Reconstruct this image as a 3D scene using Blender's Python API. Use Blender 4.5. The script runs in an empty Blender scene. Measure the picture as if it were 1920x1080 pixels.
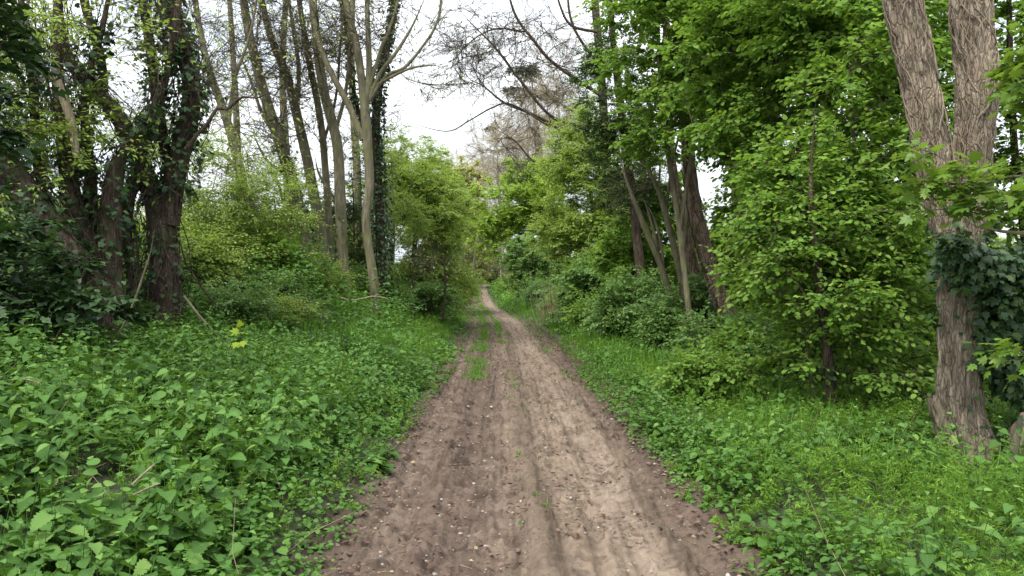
import bpy, math
import numpy as np

sc = bpy.context.scene
COL = sc.collection
# ------------------------------------------------------------------ camera, sky, sun, exposure
F = 1920 * 26.0 / 36.0            # focal length in photo pixels
HZ, H = 531.0, 1.85               # horizon row, eye height
cam_d = bpy.data.cameras.new('camera')
cam_d.sensor_width = 36.0; cam_d.lens = 26.0
cam_d.shift_y = -(540 - HZ) / 1920.0
cam_d.clip_start = 0.05; cam_d.clip_end = 3000
cam = bpy.data.objects.new('camera', cam_d); COL.objects.link(cam)
cam.location = (0, 0, H); cam.rotation_euler = (math.radians(90), 0, 0)
sc.camera = cam

SUN_EL, SUN_AZ = math.radians(58), math.radians(215)     # high veiled sun
w = bpy.data.worlds.new('World'); sc.world = w; w.use_nodes = True
nt = w.node_tree; nt.nodes.clear()
out = nt.nodes.new('ShaderNodeOutputWorld'); bg = nt.nodes.new('ShaderNodeBackground')
sky = nt.nodes.new('ShaderNodeTexSky'); sky.sky_type = 'NISHITA'; sky.sun_disc = False
sky.sun_elevation = SUN_EL; sky.sun_rotation = SUN_AZ; sky.dust_density = 3.0
tc = nt.nodes.new('ShaderNodeTexCoord'); mp = nt.nodes.new('ShaderNodeMapping')
mp.inputs['Scale'].default_value = (1.0, 1.0, 2.6)
nz = nt.nodes.new('ShaderNodeTexNoise'); nz.inputs['Scale'].default_value = 2.2
nz.inputs['Detail'].default_value = 5; nz.inputs['Roughness'].default_value = 0.55
rp = nt.nodes.new('ShaderNodeValToRGB')
rp.color_ramp.elements[0].position = 0.30; rp.color_ramp.elements[0].color = (7.6, 8.6, 9.7, 1)
rp.color_ramp.elements[1].position = 0.62; rp.color_ramp.elements[1].color = (10.6, 10.8, 11.0, 1)
mx = nt.nodes.new('ShaderNodeMix'); mx.data_type = 'RGBA'; mx.inputs[0].default_value = 0.90
L = nt.links.new
L(tc.outputs['Generated'], mp.inputs['Vector']); L(mp.outputs[0], nz.inputs['Vector'])
L(nz.outputs['Fac'], rp.inputs['Fac'])
L(sky.outputs[0], mx.inputs[6]); L(rp.outputs[0], mx.inputs[7])
sx = nt.nodes.new('ShaderNodeSeparateXYZ'); L(tc.outputs['Generated'], sx.inputs[0])
mr = nt.nodes.new('ShaderNodeMapRange'); L(sx.outputs[2], mr.inputs[0]); mr.inputs[3].default_value = 0.36; mr.inputs[4].default_value = 1.08
mm = nt.nodes.new('ShaderNodeMix'); mm.data_type = 'RGBA'; mm.blend_type = 'MULTIPLY'; mm.inputs[0].default_value = 1.0
L(mx.outputs[2], mm.inputs[6]); L(mr.outputs[0], mm.inputs[7])        # overcast: three times brighter overhead than at the horizon
L(mm.outputs[2], bg.inputs['Color']); bg.inputs['Strength'].default_value = 0.105
L(bg.outputs[0], out.inputs['Surface'])
sl_ = bpy.data.lights.new('sun', 'SUN'); sl_.energy = 1.5; sl_.angle = math.radians(18); sl_.color = (1, 0.96, 0.9)
so = bpy.data.objects.new('sun', sl_); COL.objects.link(so)
so.rotation_euler = (math.radians(90) - SUN_EL, 0, math.radians(180) - SUN_AZ)
vs = sc.view_settings; vs.view_transform = 'Standard'; vs.look = 'None'; vs.gamma = 1; vs.exposure = 1.6
sc.render.engine = 'CYCLES'
cy = sc.cycles
cy.max_bounces = 6; cy.diffuse_bounces = 4; cy.glossy_bounces = 2; cy.transmission_bounces = 4; cy.transparent_max_bounces = 4
cy.caustics_reflective = False; cy.caustics_refractive = False

# ------------------------------------------------------------------ numpy helpers
rng = np.random.default_rng(11)

def h3(i, j, k):
    n = (i * 374761393 + j * 668265263 + k * 2147483647 + 1013904223) & 0xffffffff
    n = ((n ^ (n >> 13)) * 1274126177) & 0xffffffff
    n = (n ^ (n >> 16)) & 0xffffff
    return n / 16777215.0

def vnoise(p):
    p = np.asarray(p, float); i = np.floor(p).astype(np.int64); f = p - i; f = f * f * (3 - 2 * f)
    r = 0
    for a in (0, 1):
        for b in (0, 1):
            for c in (0, 1):
                wgt = (f[:, 0] if a else 1 - f[:, 0]) * (f[:, 1] if b else 1 - f[:, 1]) * (f[:, 2] if c else 1 - f[:, 2])
                r = r + wgt * h3(i[:, 0] + a, i[:, 1] + b, i[:, 2] + c)
    return r

def fbm(x, y, z=0.0, octv=3):
    x = np.atleast_1d(np.asarray(x, float)); p = np.stack([x, np.broadcast_to(y, x.shape), np.broadcast_to(z, x.shape)], 1)
    r, a, t = 0, 1.0, 0
    for o in range(octv):
        r = r + a * vnoise(p * (2 ** o) + 17.3 * o); t += a; a *= 0.5
    return r / t          # 0..1

def sm(t): t = np.clip(t, 0, 1); return t * t * (3 - 2 * t)
def nrm(v): return v / np.maximum(np.linalg.norm(v, axis=-1, keepdims=True), 1e-9)

# ------------------------------------------------------------------ terrain
_cd = np.array([-10, 0, 4.67, 9.5, 15.2, 23.5, 37, 43, 50, 58, 72, 80, 90, 97, 103, 109, 116, 126, 150])
_cx = np.array([.30, .22, .185, .138, .02, -.17, -.66, -1.15, -1.65, -2.2, -3.1, -3.6, -4.15, -4.2, -3.8, -2.6, .4, 6., 20.])
_yd = np.arange(-10, 150, 0.25); _xd = np.interp(_yd, _cd, _cx)
_k = np.exp(-0.5 * (np.arange(-16, 17) / 6.0) ** 2); _k /= _k.sum()
_xd = np.convolve(np.pad(_xd, 16, mode='edge'), _k, 'valid')
def cx(y): return np.interp(y, _yd, _xd)
def zp(y): return 1.62 * sm((np.asarray(y, float) - 58) / 46) + 0.2 * sm((np.asarray(y, float) - 104) / 60)
def ground(x, y):
    x = np.atleast_1d(np.asarray(x, float)); y = np.atleast_1d(np.asarray(y, float))
    s = x - cx(y)
    sl, sr = -s - 1.4, s - 1.4
    A = 0.75 + 1.3 * sm((y - 9) / 10) - 1.5 * sm((y - 36) / 30)
    bl = A * sm(sl / 6.0) + 0.25 * sm(sl / 1.2) * sm((y - 3) / 3) * (1 - .9 * sm((y - 30) / 20))
    br = (0.05 + 0.95 * sm((y - 16) / 45)) * sm(sr / 3.0) + 0.10 * sm(sr / 0.5)
    s = np.broadcast_to(s, np.broadcast_shapes(x.shape, y.shape))
    return zp(y) + np.where(s < 0, bl, br) + (0.10 + .5 * (s < 0) * sm((y - 8) / 6)) * (fbm(x * 0.55, y * 0.55) - 0.5) * sm((np.abs(s) - 1.3) / 1.8)
def gz(q): return float(ground(q[0], q[1])[0])
def P(px, py, d): return np.array([(px - 960) / F * d, d, H - (py - HZ) / F * d])

# ------------------------------------------------------------------ mesh building
class MB:
    def __init__(self): self.V, self.F3, self.F4, self.T, self.U, self.n = [], [], [], [], [], 0
    def add(self, V, F, tint=0.5, uv=None):
        V = np.asarray(V, float).reshape(-1, 3); F = np.asarray(F, np.int64)
        (self.F3 if F.shape[1] == 3 else self.F4).append(F + self.n)
        self.V.append(V); self.T.append(np.broadcast_to(np.asarray(tint, float), (len(V),)))
        self.U.append(np.zeros((len(V), 2)) if uv is None else np.asarray(uv, float))
        self.n += len(V)
    def build(self, name, mat, parent=None, smooth=False, origin=None):
        V = np.concatenate(self.V)
        if parent is not None: V = V - np.array(parent.location)
        elif origin is not None: V = V - np.array(origin)
        f3 = np.concatenate(self.F3) if self.F3 else np.zeros((0, 3), np.int64)
        f4 = np.concatenate(self.F4) if self.F4 else np.zeros((0, 4), np.int64)
        me = bpy.data.meshes.new(name)
        me.vertices.add(len(V)); me.vertices.foreach_set('co', V.astype(np.float32).ravel())
        me.loops.add(f3.size + f4.size)
        me.loops.foreach_set('vertex_index', np.concatenate([f3.ravel(), f4.ravel()]).astype(np.int32))
        me.polygons.add(len(f3) + len(f4))
        me.polygons.foreach_set('loop_start', np.concatenate([np.arange(len(f3)) * 3, f3.size + np.arange(len(f4)) * 4]).astype(np.int32))
        if smooth: me.polygons.foreach_set('use_smooth', np.ones(len(f3) + len(f4), bool))
        me.update(calc_edges=True)
        a = me.attributes.new('tint', 'FLOAT', 'POINT'); a.data.foreach_set('value', np.concatenate(self.T).astype(np.float32))
        U = np.concatenate(self.U); U3 = np.zeros((len(U), 3), np.float32); U3[:, :2] = U
        a = me.attributes.new('leafuv', 'FLOAT_VECTOR', 'POINT'); a.data.foreach_set('vector', U3.ravel())
        me.materials.append(mat)
        o = bpy.data.objects.new(name, me); COL.objects.link(o)
        if parent is not None: o.parent = parent
        elif origin is not None: o.location = origin
        return o

def tag(o, label=None, cat=None, group=None, kind=None):
    for k, v in (('label', label), ('category', cat), ('group', group), ('kind', kind)):
        if v: o[k] = v
    return o
def empty(name, loc):
    o = bpy.data.objects.new(name, None); COL.objects.link(o); o.location = [float(v) for v in loc]; o.empty_display_size = 0.2
    return o

# leaf templates: base at the origin, +Y along the leaf, Z up; returns V, F(tri), UV
def half_leaf(outl, fold=0.18, droop=0.12):
    k = len(outl); V = [(0, 0, 0)]; U = [(0, 0)]
    for x, y in outl: V.append((0, y, -droop * y * y)); U.append((0, y))
    mid = list(range(1, k + 1)); V.append((0, 1, -droop)); U.append((0, 1)); tip = k + 1
    Fc = []; off = k + 2
    for sgn in (1, -1):
        idx = []
        for x, y in outl:
            V.append((sgn * x, y, fold * x - droop * y * y)); U.append((sgn * x, y)); idx.append(off); off += 1
        def t(a, b, c): Fc.append((a, b, c) if sgn > 0 else (a, c, b))
        t(0, idx[0], mid[0])
        for i in range(k - 1): t(mid[i], idx[i], idx[i + 1]); t(mid[i], idx[i + 1], mid[i + 1])
        t(mid[-1], idx[-1], tip)
    return np.array(V, float), np.array(Fc), np.array(U, float)
def fan_leaf(outl, c=(0, 0.33), cup=-0.18):
    pts = list(outl) + [(-x, y) for x, y in reversed(outl) if x > 1e-6]
    V = [(c[0], c[1], 0.0)] + [(x, y, cup * (x * x + (y - c[1]) ** 2)) for x, y in pts]
    n = len(pts); Fc = [(0, 1 + i, 1 + (i + 1) % n) for i in range(n)]
    return np.array(V, float), np.array(Fc), np.array([(v[0], v[1]) for v in V])
NETTLE = half_leaf([(.20, -.03), (.37, .06), (.34, .15), (.45, .20), (.36, .29), (.44, .36), (.33, .43), (.38, .51), (.26, .57), (.30, .65), (.18, .70), (.20, .79), (.09, .84), (.09, .91)], .26, .26)
NETTLE2 = half_leaf([(.26, .04), (.38, .22), (.31, .52), (.15, .80)], .22, .22)
OVAL = half_leaf([(.22, .10), (.36, .36), (.30, .66)], .2, .18)
ROUND = half_leaf([(.26, .06), (.42, .32), (.40, .58), (.22, .84)], .16, .2)
ROUND2 = half_leaf([(.38, .24), (.36, .66)], .16, .2)
DIAM = half_leaf([(.30, .42)], .25, .1)
QUAD = (np.array([(0, 0, 0), (.28, .45, .05), (0, 1, -.1), (-.28, .45, .05)], float), np.array([(0, 1, 2), (0, 2, 3)]), np.array([(0, 0), (.28, .45), (0, 1), (-.28, .45)], float))
LANCE = (np.array([(0, 0, 0), (.15, .58, .02), (0, 1, -.12), (-.15, .58, .02)], float), np.array([(0, 1, 2), (0, 2, 3)]), np.array([(0, 0), (.1, .5), (0, 1), (-.1, .5)], float))
MAPLE = fan_leaf([(0, 0), (.12, -.04), (.34, -.02), (.30, .10), (.46, .12), (.62, .22), (.48, .33), (.34, .36), (.46, .52), (.52, .72), (.36, .68), (.22, .58), (.17, .74), (.10, .86), (0, 1.02)], (0, .3), -.22)
IVY = fan_leaf([(0, 0), (.14, -.10), (.34, -.06), (.46, .10), (.32, .24), (.44, .44), (.42, .56), (.22, .56), (.12, .78), (0, .98)], (0, .32), -.2)
IVY2 = fan_leaf([(0, 0), (.36, -.04), (.42, .30), (.18, .62), (0, 1)], (0, .32), -.2)
SPRAY = None

def leaves(mb, tpl, pos, d, n, size, tint):
    V, Fc, U = tpl; N = len(pos)
    if N == 0: return
    y = nrm(d); x = np.cross(y, n); x = nrm(x); z = np.cross(x, y)
    size = np.broadcast_to(np.asarray(size, float), (N,))
    W = (V[None, :, 0, None] * x[:, None] + V[None, :, 1, None] * y[:, None] + V[None, :, 2, None] * z[:, None]) * size[:, None, None] + pos[:, None]
    FF = (Fc[None] + (np.arange(N) * len(V))[:, None, None]).reshape(-1, 3)
    tint = np.repeat(np.broadcast_to(np.asarray(tint, float), (N,)), len(V))
    mb.add(W.reshape(-1, 3), FF, tint, np.tile(U, (N, 1)))

def frusta(mb, A, B, ra, rb, k=4, tint=0.5):
    N = len(A)
    if N == 0: return
    d = nrm(B - A); ref = np.where(np.abs(d[:, 2:3]) < .9, np.array([[0, 0, 1.]]), np.array([[1., 0, 0]]))
    u = nrm(np.cross(d, ref)); v = np.cross(d, u)
    th = np.arange(k) * 2 * np.pi / k
    ring = np.cos(th)[None, :, None] * u[:, None] + np.sin(th)[None, :, None] * v[:, None]
    ra = np.broadcast_to(ra, (N,)); rb = np.broadcast_to(rb, (N,))
    V = np.concatenate([A[:, None] + ring * ra[:, None, None], B[:, None] + ring * rb[:, None, None]], 1)
    q = np.array([(i, (i + 1) % k, k + (i + 1) % k, k + i) for i in range(k)])
    FF = (q[None] + (np.arange(N) * 2 * k)[:, None, None]).reshape(-1, 4)
    mb.add(V.reshape(-1, 3), FF, np.repeat(np.broadcast_to(np.asarray(tint, float), (N,)), 2 * k))

def spline(pts, step):
    """Catmull-Rom through rows of pts (any columns; first three are xyz), resampled about every step metres."""
    pts = np.asarray(pts, float)
    if len(pts) < 2: return pts
    q = np.vstack([2 * pts[0] - pts[1], pts, 2 * pts[-1] - pts[-2]]); outp = []
    for i in range(1, len(q) - 2):
        n = max(1, int(np.linalg.norm(q[i + 1, :3] - q[i, :3]) / step)); t = (np.arange(n) / n)[:, None]
        a, b, c, d = q[i - 1], q[i], q[i + 1], q[i + 2]
        outp.append(.5 * (2 * b + (c - a) * t + (2 * a - 5 * b + 4 * c - d) * t ** 2 + (3 * b - a - 3 * c + d) * t ** 3))
    return np.vstack(outp + [pts[-1:]])

def tube(mb, pts, rad, k=8, rough=0.0, freq=3.0, tint=0.5, seed=0.0, ridge=0.0):
    pts = np.asarray(pts, float); n = len(pts); T = np.gradient(pts, axis=0); T = nrm(T)
    u = np.cross(T[0], (0.0, 1.0, 0.05)); u = u / np.linalg.norm(u); Us = [u]
    for i in range(1, n):
        u = u - T[i] * u.dot(T[i]); u = u / np.linalg.norm(u); Us.append(u)
    Us = np.array(Us); Vs = np.cross(T, Us)
    th = np.arange(k) * 2 * np.pi / k; C, S = np.cos(th), np.sin(th)
    R = np.broadcast_to(np.asarray(rad, float)[:, None], (n, k)).copy()
    if rough or ridge:
        ln = np.concatenate([[0], np.cumsum(np.linalg.norm(np.diff(pts, axis=0), axis=1))])
        cc = np.broadcast_to(C, (n, k)).ravel(); ss = np.broadcast_to(S, (n, k)).ravel(); ll = np.repeat(ln, k)
        if rough: R *= 1 + rough * 2 * (fbm(cc * 1.3 + seed, ss * 1.3, ll * freq, 3) - .5).reshape(n, k)
        if ridge:
            g = fbm(cc * 5.5 + seed + 2.5 * fbm(ll * 1.5, cc, ss, 2), ss * 5.5, ll * 2.2, 2)
            g2 = fbm(cc * 11 + seed, ss * 11, ll * 5, 2)
            R -= ridge * (1 - np.abs(2 * g - 1) * 2.2).clip(0, 1).reshape(n, k) + ridge * .5 * (g2 - .5).reshape(n, k)
    V = pts[:, None] + R[:, :, None] * (C[None, :, None] * Us[:, None] + S[None, :, None] * Vs[:, None])
    i = np.arange(n - 1)[:, None] * k; j = np.arange(k)[None]; j2 = (j + 1) % k
    FF = np.stack([i + j, i + j2, i + k + j2, i + k + j], -1).reshape(-1, 4)
    ang = np.tile(np.stack([th / 6.2832, th * 0], 1), (n, 1))
    mb.add(V.reshape(-1, 3), FF, tint, ang)
    e = V[-1]; mb.add(np.vstack([e, e.mean(0)]), [(a, (a + 1) % k, k) for a in range(k)], tint)

# ------------------------------------------------------------------ materials
def nodes(name):
    m = bpy.data.materials.new(name); m.use_nodes = True; t = m.node_tree; t.nodes.clear()
    o = t.nodes.new('ShaderNodeOutputMaterial'); return m, t, o
def N(t, kind, **kw):
    n = t.nodes.new(kind)
    for k, v in kw.items():
        if k in n.inputs: n.inputs[k].default_value = v
        else: setattr(n, k, v)
    return n
def ramp(t, fac, stops):
    r = t.nodes.new('ShaderNodeValToRGB'); e = r.color_ramp.elements
    while len(e) < len(stops): e.new(0.5)
    for el, (p, c) in zip(e, stops): el.position = p; el.color = (*c, 1)
    t.links.new(fac, r.inputs['Fac']); return r.outputs[0]

def leaf_mat(name, stops, rough=.5, trans=.3, tcol=(.16, .26, .03), spec=.35, vein=0.0):
    m, t, o = nodes(name)
    a = N(t, 'ShaderNodeAttribute', attribute_name='tint')
    c = ramp(t, a.outputs['Fac'], stops)
    if vein:
        uv = N(t, 'ShaderNodeAttribute', attribute_name='leafuv'); sp = N(t, 'ShaderNodeSeparateXYZ'); t.links.new(uv.outputs['Vector'], sp.inputs[0])
        ab = N(t, 'ShaderNodeMath', operation='ABSOLUTE'); t.links.new(sp.outputs[0], ab.inputs[0])
        ml = N(t, 'ShaderNodeMath', operation='MULTIPLY_ADD'); t.links.new(ab.outputs[0], ml.inputs[0]); ml.inputs[1].default_value = -0.9; t.links.new(sp.outputs[1], ml.inputs[2])
        m2 = N(t, 'ShaderNodeMath', operation='MULTIPLY'); t.links.new(ml.outputs[0], m2.inputs[0]); m2.inputs[1].default_value = 40.0
        sn = N(t, 'ShaderNodeMath', operation='SINE'); t.links.new(m2.outputs[0], sn.inputs[0])
        side = N(t, 'ShaderNodeMapRange'); t.links.new(sn.outputs[0], side.inputs[0]); side.inputs[1].default_value = .55; side.inputs[2].default_value = 1
        mid = N(t, 'ShaderNodeMapRange'); t.links.new(ab.outputs[0], mid.inputs[0]); mid.inputs[1].default_value = .035; mid.inputs[2].default_value = .01
        mxx = N(t, 'ShaderNodeMath', operation='MAXIMUM'); t.links.new(side.outputs[0], mxx.inputs[0]); t.links.new(mid.outputs[0], mxx.inputs[1])
        sc_ = N(t, 'ShaderNodeMath', operation='MULTIPLY'); t.links.new(mxx.outputs[0], sc_.inputs[0]); sc_.inputs[1].default_value = vein
        mxc = N(t, 'ShaderNodeMix', data_type='RGBA'); t.links.new(sc_.outputs[0], mxc.inputs[0]); t.links.new(c, mxc.inputs[6]); mxc.inputs[7].default_value = (.12, .19, .06, 1)
        c = mxc.outputs[2]
        bp = N(t, 'ShaderNodeBump'); bp.inputs['Strength'].default_value = .35; bp.inputs['Distance'].default_value = .004; bp.invert = True
        t.links.new(mxx.outputs[0], bp.inputs['Height'])
    p = N(t, 'ShaderNodeBsdfPrincipled'); p.inputs['Roughness'].default_value = rough; p.inputs['Specular IOR Level'].default_value = spec
    t.links.new(c, p.inputs['Base Color'])
    if vein: t.links.new(bp.outputs[0], p.inputs['Normal'])
    tr = N(t, 'ShaderNodeBsdfTranslucent'); 
    tm = N(t, 'ShaderNodeMix', data_type='RGBA'); tm.inputs[0].default_value = .5; t.links.new(c, tm.inputs[6]); tm.inputs[7].default_value = (*tcol, 1)
    t.links.new(tm.outputs[2], tr.inputs['Color'])
    ms = N(t, 'ShaderNodeMixShader'); ms.inputs[0].default_value = trans
    t.links.new(p.outputs[0], ms.inputs[1]); t.links.new(tr.outputs[0], ms.inputs[2]); t.links.new(ms.outputs[0], o.inputs[0])
    return m

def bark_mat(name, dark, mid, light, moss=None, mossamt=0.0, scale=1.0, bump=.6, crack=0.0):
    m, t, o = nodes(name)
    tcn = N(t, 'ShaderNodeTexCoord'); mpn = N(t, 'ShaderNodeMapping'); mpn.inputs['Scale'].default_value = (14 * scale, 14 * scale, 2.6 * scale)
    t.links.new(tcn.outputs['Object'], mpn.inputs[0])
    n1 = N(t, 'ShaderNodeTexNoise', Scale=1.0, Detail=6.0, Roughness=.65, Distortion=.6); t.links.new(mpn.outputs[0], n1.inputs['Vector'])
    n2 = N(t, 'ShaderNodeTexNoise', Scale=2.2, Detail=3.0); t.links.new(tcn.outputs['Object'], n2.inputs['Vector'])
    c = ramp(t, n1.outputs['Fac'], [(.30, dark), (.50, mid), (.72, light)])
    vm = N(t, 'ShaderNodeMapping'); vm.inputs['Scale'].default_value = (30 * scale, 30 * scale, 5.5 * scale)
    wv = N(t, 'ShaderNodeMix', data_type='RGBA'); wv.inputs[0].default_value = .10; nw = N(t, 'ShaderNodeTexNoise', Scale=5.0, Detail=3.0); t.links.new(tcn.outputs['Object'], nw.inputs['Vector'])
    t.links.new(tcn.outputs['Object'], wv.inputs[6]); t.links.new(nw.outputs['Color'], wv.inputs[7]); t.links.new(wv.outputs[2], vm.inputs[0])
    vo = N(t, 'ShaderNodeTexVoronoi', feature='DISTANCE_TO_EDGE', Scale=1.0); t.links.new(vm.outputs[0], vo.inputs['Vector'])
    ck = N(t, 'ShaderNodeMapRange'); t.links.new(vo.outputs['Distance'], ck.inputs[0]); ck.inputs[1].default_value = .0; ck.inputs[2].default_value = .16; ck.inputs[3].default_value = 1 - crack; ck.inputs[4].default_value = 1.0
    cm = N(t, 'ShaderNodeMix', data_type='RGBA', blend_type='MULTIPLY'); cm.inputs[0].default_value = 1; t.links.new(c, cm.inputs[6]); t.links.new(ck.outputs[0], cm.inputs[7]); c = cm.outputs[2]
    ht = N(t, 'ShaderNodeMath', operation='MULTIPLY_ADD'); t.links.new(n1.outputs['Fac'], ht.inputs[0]); ht.inputs[1].default_value = .7; t.links.new(ck.outputs[0], ht.inputs[2])
    hs = N(t, 'ShaderNodeMix', data_type='RGBA', blend_type='MULTIPLY'); hs.inputs[0].default_value = .7
    t.links.new(c, hs.inputs[6]); t.links.new(ramp(t, n2.outputs['Fac'], [(.3, (.55, .55, .55)), (.65, (1.15, 1.12, 1.08))]), hs.inputs[7]); c = hs.outputs[2]
    if moss:
        mr = N(t, 'ShaderNodeMapRange'); n3 = N(t, 'ShaderNodeTexNoise', Scale=3.5, Detail=4.0); t.links.new(tcn.outputs['Object'], n3.inputs['Vector'])
        t.links.new(n3.outputs['Fac'], mr.inputs[0]); mr.inputs[1].default_value = .48; mr.inputs[2].default_value = .68; mr.inputs[4].default_value = mossamt
        mm = N(t, 'ShaderNodeMix', data_type='RGBA'); t.links.new(mr.outputs[0], mm.inputs[0]); t.links.new(c, mm.inputs[6]); mm.inputs[7].default_value = (*moss, 1); c = mm.outputs[2]
    p = N(t, 'ShaderNodeBsdfPrincipled', Roughness=.92); p.inputs['Specular IOR Level'].default_value = .2
    bp = N(t, 'ShaderNodeBump', Strength=bump, Distance=.03); t.links.new(ht.outputs[0], bp.inputs['Height']); t.links.new(bp.outputs[0], p.inputs['Normal'])
    t.links.new(c, p.inputs['Base Color']); t.links.new(p.outputs[0], o.inputs[0]); return m

M = {}
M['nettle'] = leaf_mat('nettle_leaf', [(0, (.026, .072, .012)), (.5, (.070, .162, .028)), (1, (.18, .29, .065))], .64, .28, (.16, .31, .02), .2, vein=.30)
M['cleaver'] = leaf_mat('cleavers_leaf', [(0, (.055, .125, .014)), (.5, (.125, .240, .028)), (1, (.24, .37, .055))], .6, .38, (.28, .45, .03), .2)
M['grass'] = leaf_mat('grass_blade', [(0, (.048, .125, .014)), (.5, (.105, .235, .028)), (1, (.18, .32, .05))], .6, .38, (.23, .42, .03), .2)
M['herb'] = leaf_mat('low_herb_leaf', [(0, (.040, .100, .016)), (.5, (.082, .180, .030)), (1, (.165, .29, .06))], .62, .33, (.17, .31, .03), .22)
M['hazel'] = leaf_mat('hazel_leaf', [(0, (.065, .145, .020)), (.5, (.140, .255, .036)), (1, (.27, .385, .075))], .6, .45, (.30, .48, .04), .2)
M['lime'] = leaf_mat('lime_green_leaf', [(0, (.14, .25, .025)), (.5, (.25, .385, .05)), (1, (.38, .48, .09))], .6, .45, (.40, .56, .06), .2)
M['hedge'] = leaf_mat('hawthorn_leaf', [(0, (.13, .21, .035)), (.5, (.235, .345, .065)), (1, (.36, .45, .12))], .6, .45, (.40, .52, .06), .2)
M['elder'] = leaf_mat('elder_leaf', [(0, (.060, .135, .028)), (.5, (.130, .240, .058)), (1, (.23, .34, .12))], .58, .38, (.25, .4, .06), .25)
M['dark'] = leaf_mat('dark_evergreen_leaf', [(0, (.022, .050, .010)), (.5, (.050, .100, .020)), (1, (.12, .19, .045))], .5, .22, (.10, .2, .03), .3)
M['blossom'] = leaf_mat('pale_yellow_blossom', [(0, (.30, .32, .10)), (.5, (.46, .47, .18)), (1, (.60, .58, .30))], .7, .4, (.55, .55, .2), .1)
M['ivy'] = leaf_mat('ivy_leaf', [(0, (.012, .032, .010)), (.5, (.027, .064, .018)), (1, (.085, .145, .040))], .5, .15, (.08, .16, .02), .3)
M['maple'] = leaf_mat('sycamore_leaf', [(0, (.075, .150, .020)), (.5, (.12, .22, .028)), (1, (.22, .30, .05))], .45, .42, (.26, .38, .03), .3)
M['pine'] = leaf_mat('pine_needle', [(0, (.06, .075, .055)), (.5, (.095, .115, .08)), (1, (.14, .16, .11))], .7, .2, (.15, .18, .1), .1)
M['catkin'] = leaf_mat('pale_bud', [(0, (.30, .27, .12)), (.5, (.42, .39, .18)), (1, (.55, .53, .28))], .7, .35, (.5, .48, .2), .1)
M['straw'] = leaf_mat('dead_stalk', [(0, (.14, .10, .06)), (.5, (.25, .19, .12)), (1, (.38, .31, .21))], .8, .15, (.3, .2, .1), .1)
M['litter'] = leaf_mat('dead_leaf', [(0, (.060, .038, .028)), (.45, (.105, .066, .050)), (.8, (.165, .112, .078)), (1, (.36, .28, .15))], .75, .1, (.3, .2, .1), .15)
M['bark_pale'] = bark_mat('pale_fissured_bark', (.105, .080, .058), (.27, .215, .160), (.44, .37, .29), (.09, .10, .05), .25, 1.1, .9, .36)
M['bark_red'] = bark_mat('red_brown_fissured_bark', (.065, .045, .034), (.215, .152, .115), (.38, .285, .225), (.09, .10, .04), .25, .9, .9, .5)
M['bark_dark'] = bark_mat('dark_brown_bark', (.026, .018, .014), (.080, .056, .043), (.17, .125, .098), (.06, .075, .028), .5, 1.1, .9, .35)
M['bark_grey'] = bark_mat('smooth_grey_bark', (.07, .062, .042), (.155, .137, .090), (.26, .235, .165), (.12, .135, .045), .6, .7, .5, .15)
M['twig'] = bark_mat('grey_brown_twig', (.045, .037, .028), (.085, .070, .052), (.14, .118, .09), (.09, .10, .04), .3, 1.0, .2)
M['twig_pale'] = bark_mat('pale_beige_twig', (.22, .19, .13), (.36, .31, .225), (.48, .42, .32), None, 0, 1.0, .2)
M['wood'] = bark_mat('bare_pale_wood', (.12, .095, .06), (.25, .20, .135), (.38, .32, .23), None, 0, 2.4, .9)

def soil_mat():
    m, t, o = nodes('leafy_soil'); tcn = N(t, 'ShaderNodeTexCoord')
    n1 = N(t, 'ShaderNodeTexNoise', Scale=9.0, Detail=8.0, Roughness=.7); t.links.new(tcn.outputs['Object'], n1.inputs['Vector'])
    n2 = N(t, 'ShaderNodeTexNoise', Scale=.6, Detail=4.0); t.links.new(tcn.outputs['Object'], n2.inputs['Vector'])
    c = ramp(t, n1.outputs['Fac'], [(.3, (.018, .016, .009)), (.5, (.040, .036, .018)), (.7, (.075, .065, .035))])
    g = N(t, 'ShaderNodeMix', data_type='RGBA'); t.links.new(ramp(t, n2.outputs['Fac'], [(.40, (0, 0, 0)), (.65, (.45, .45, .45))]), g.inputs[0]); t.links.new(c, g.inputs[6]); g.inputs[7].default_value = (.030, .060, .012, 1)
    p = N(t, 'ShaderNodeBsdfPrincipled', Roughness=.95); t.links.new(g.outputs[2], p.inputs['Base Color'])
    bp = N(t, 'ShaderNodeBump', Strength=.8, Distance=.05); t.links.new(n1.outputs['Fac'], bp.inputs['Height']); t.links.new(bp.outputs[0], p.inputs['Normal'])
    t.links.new(p.outputs[0], o.inputs[0]); return m
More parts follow.
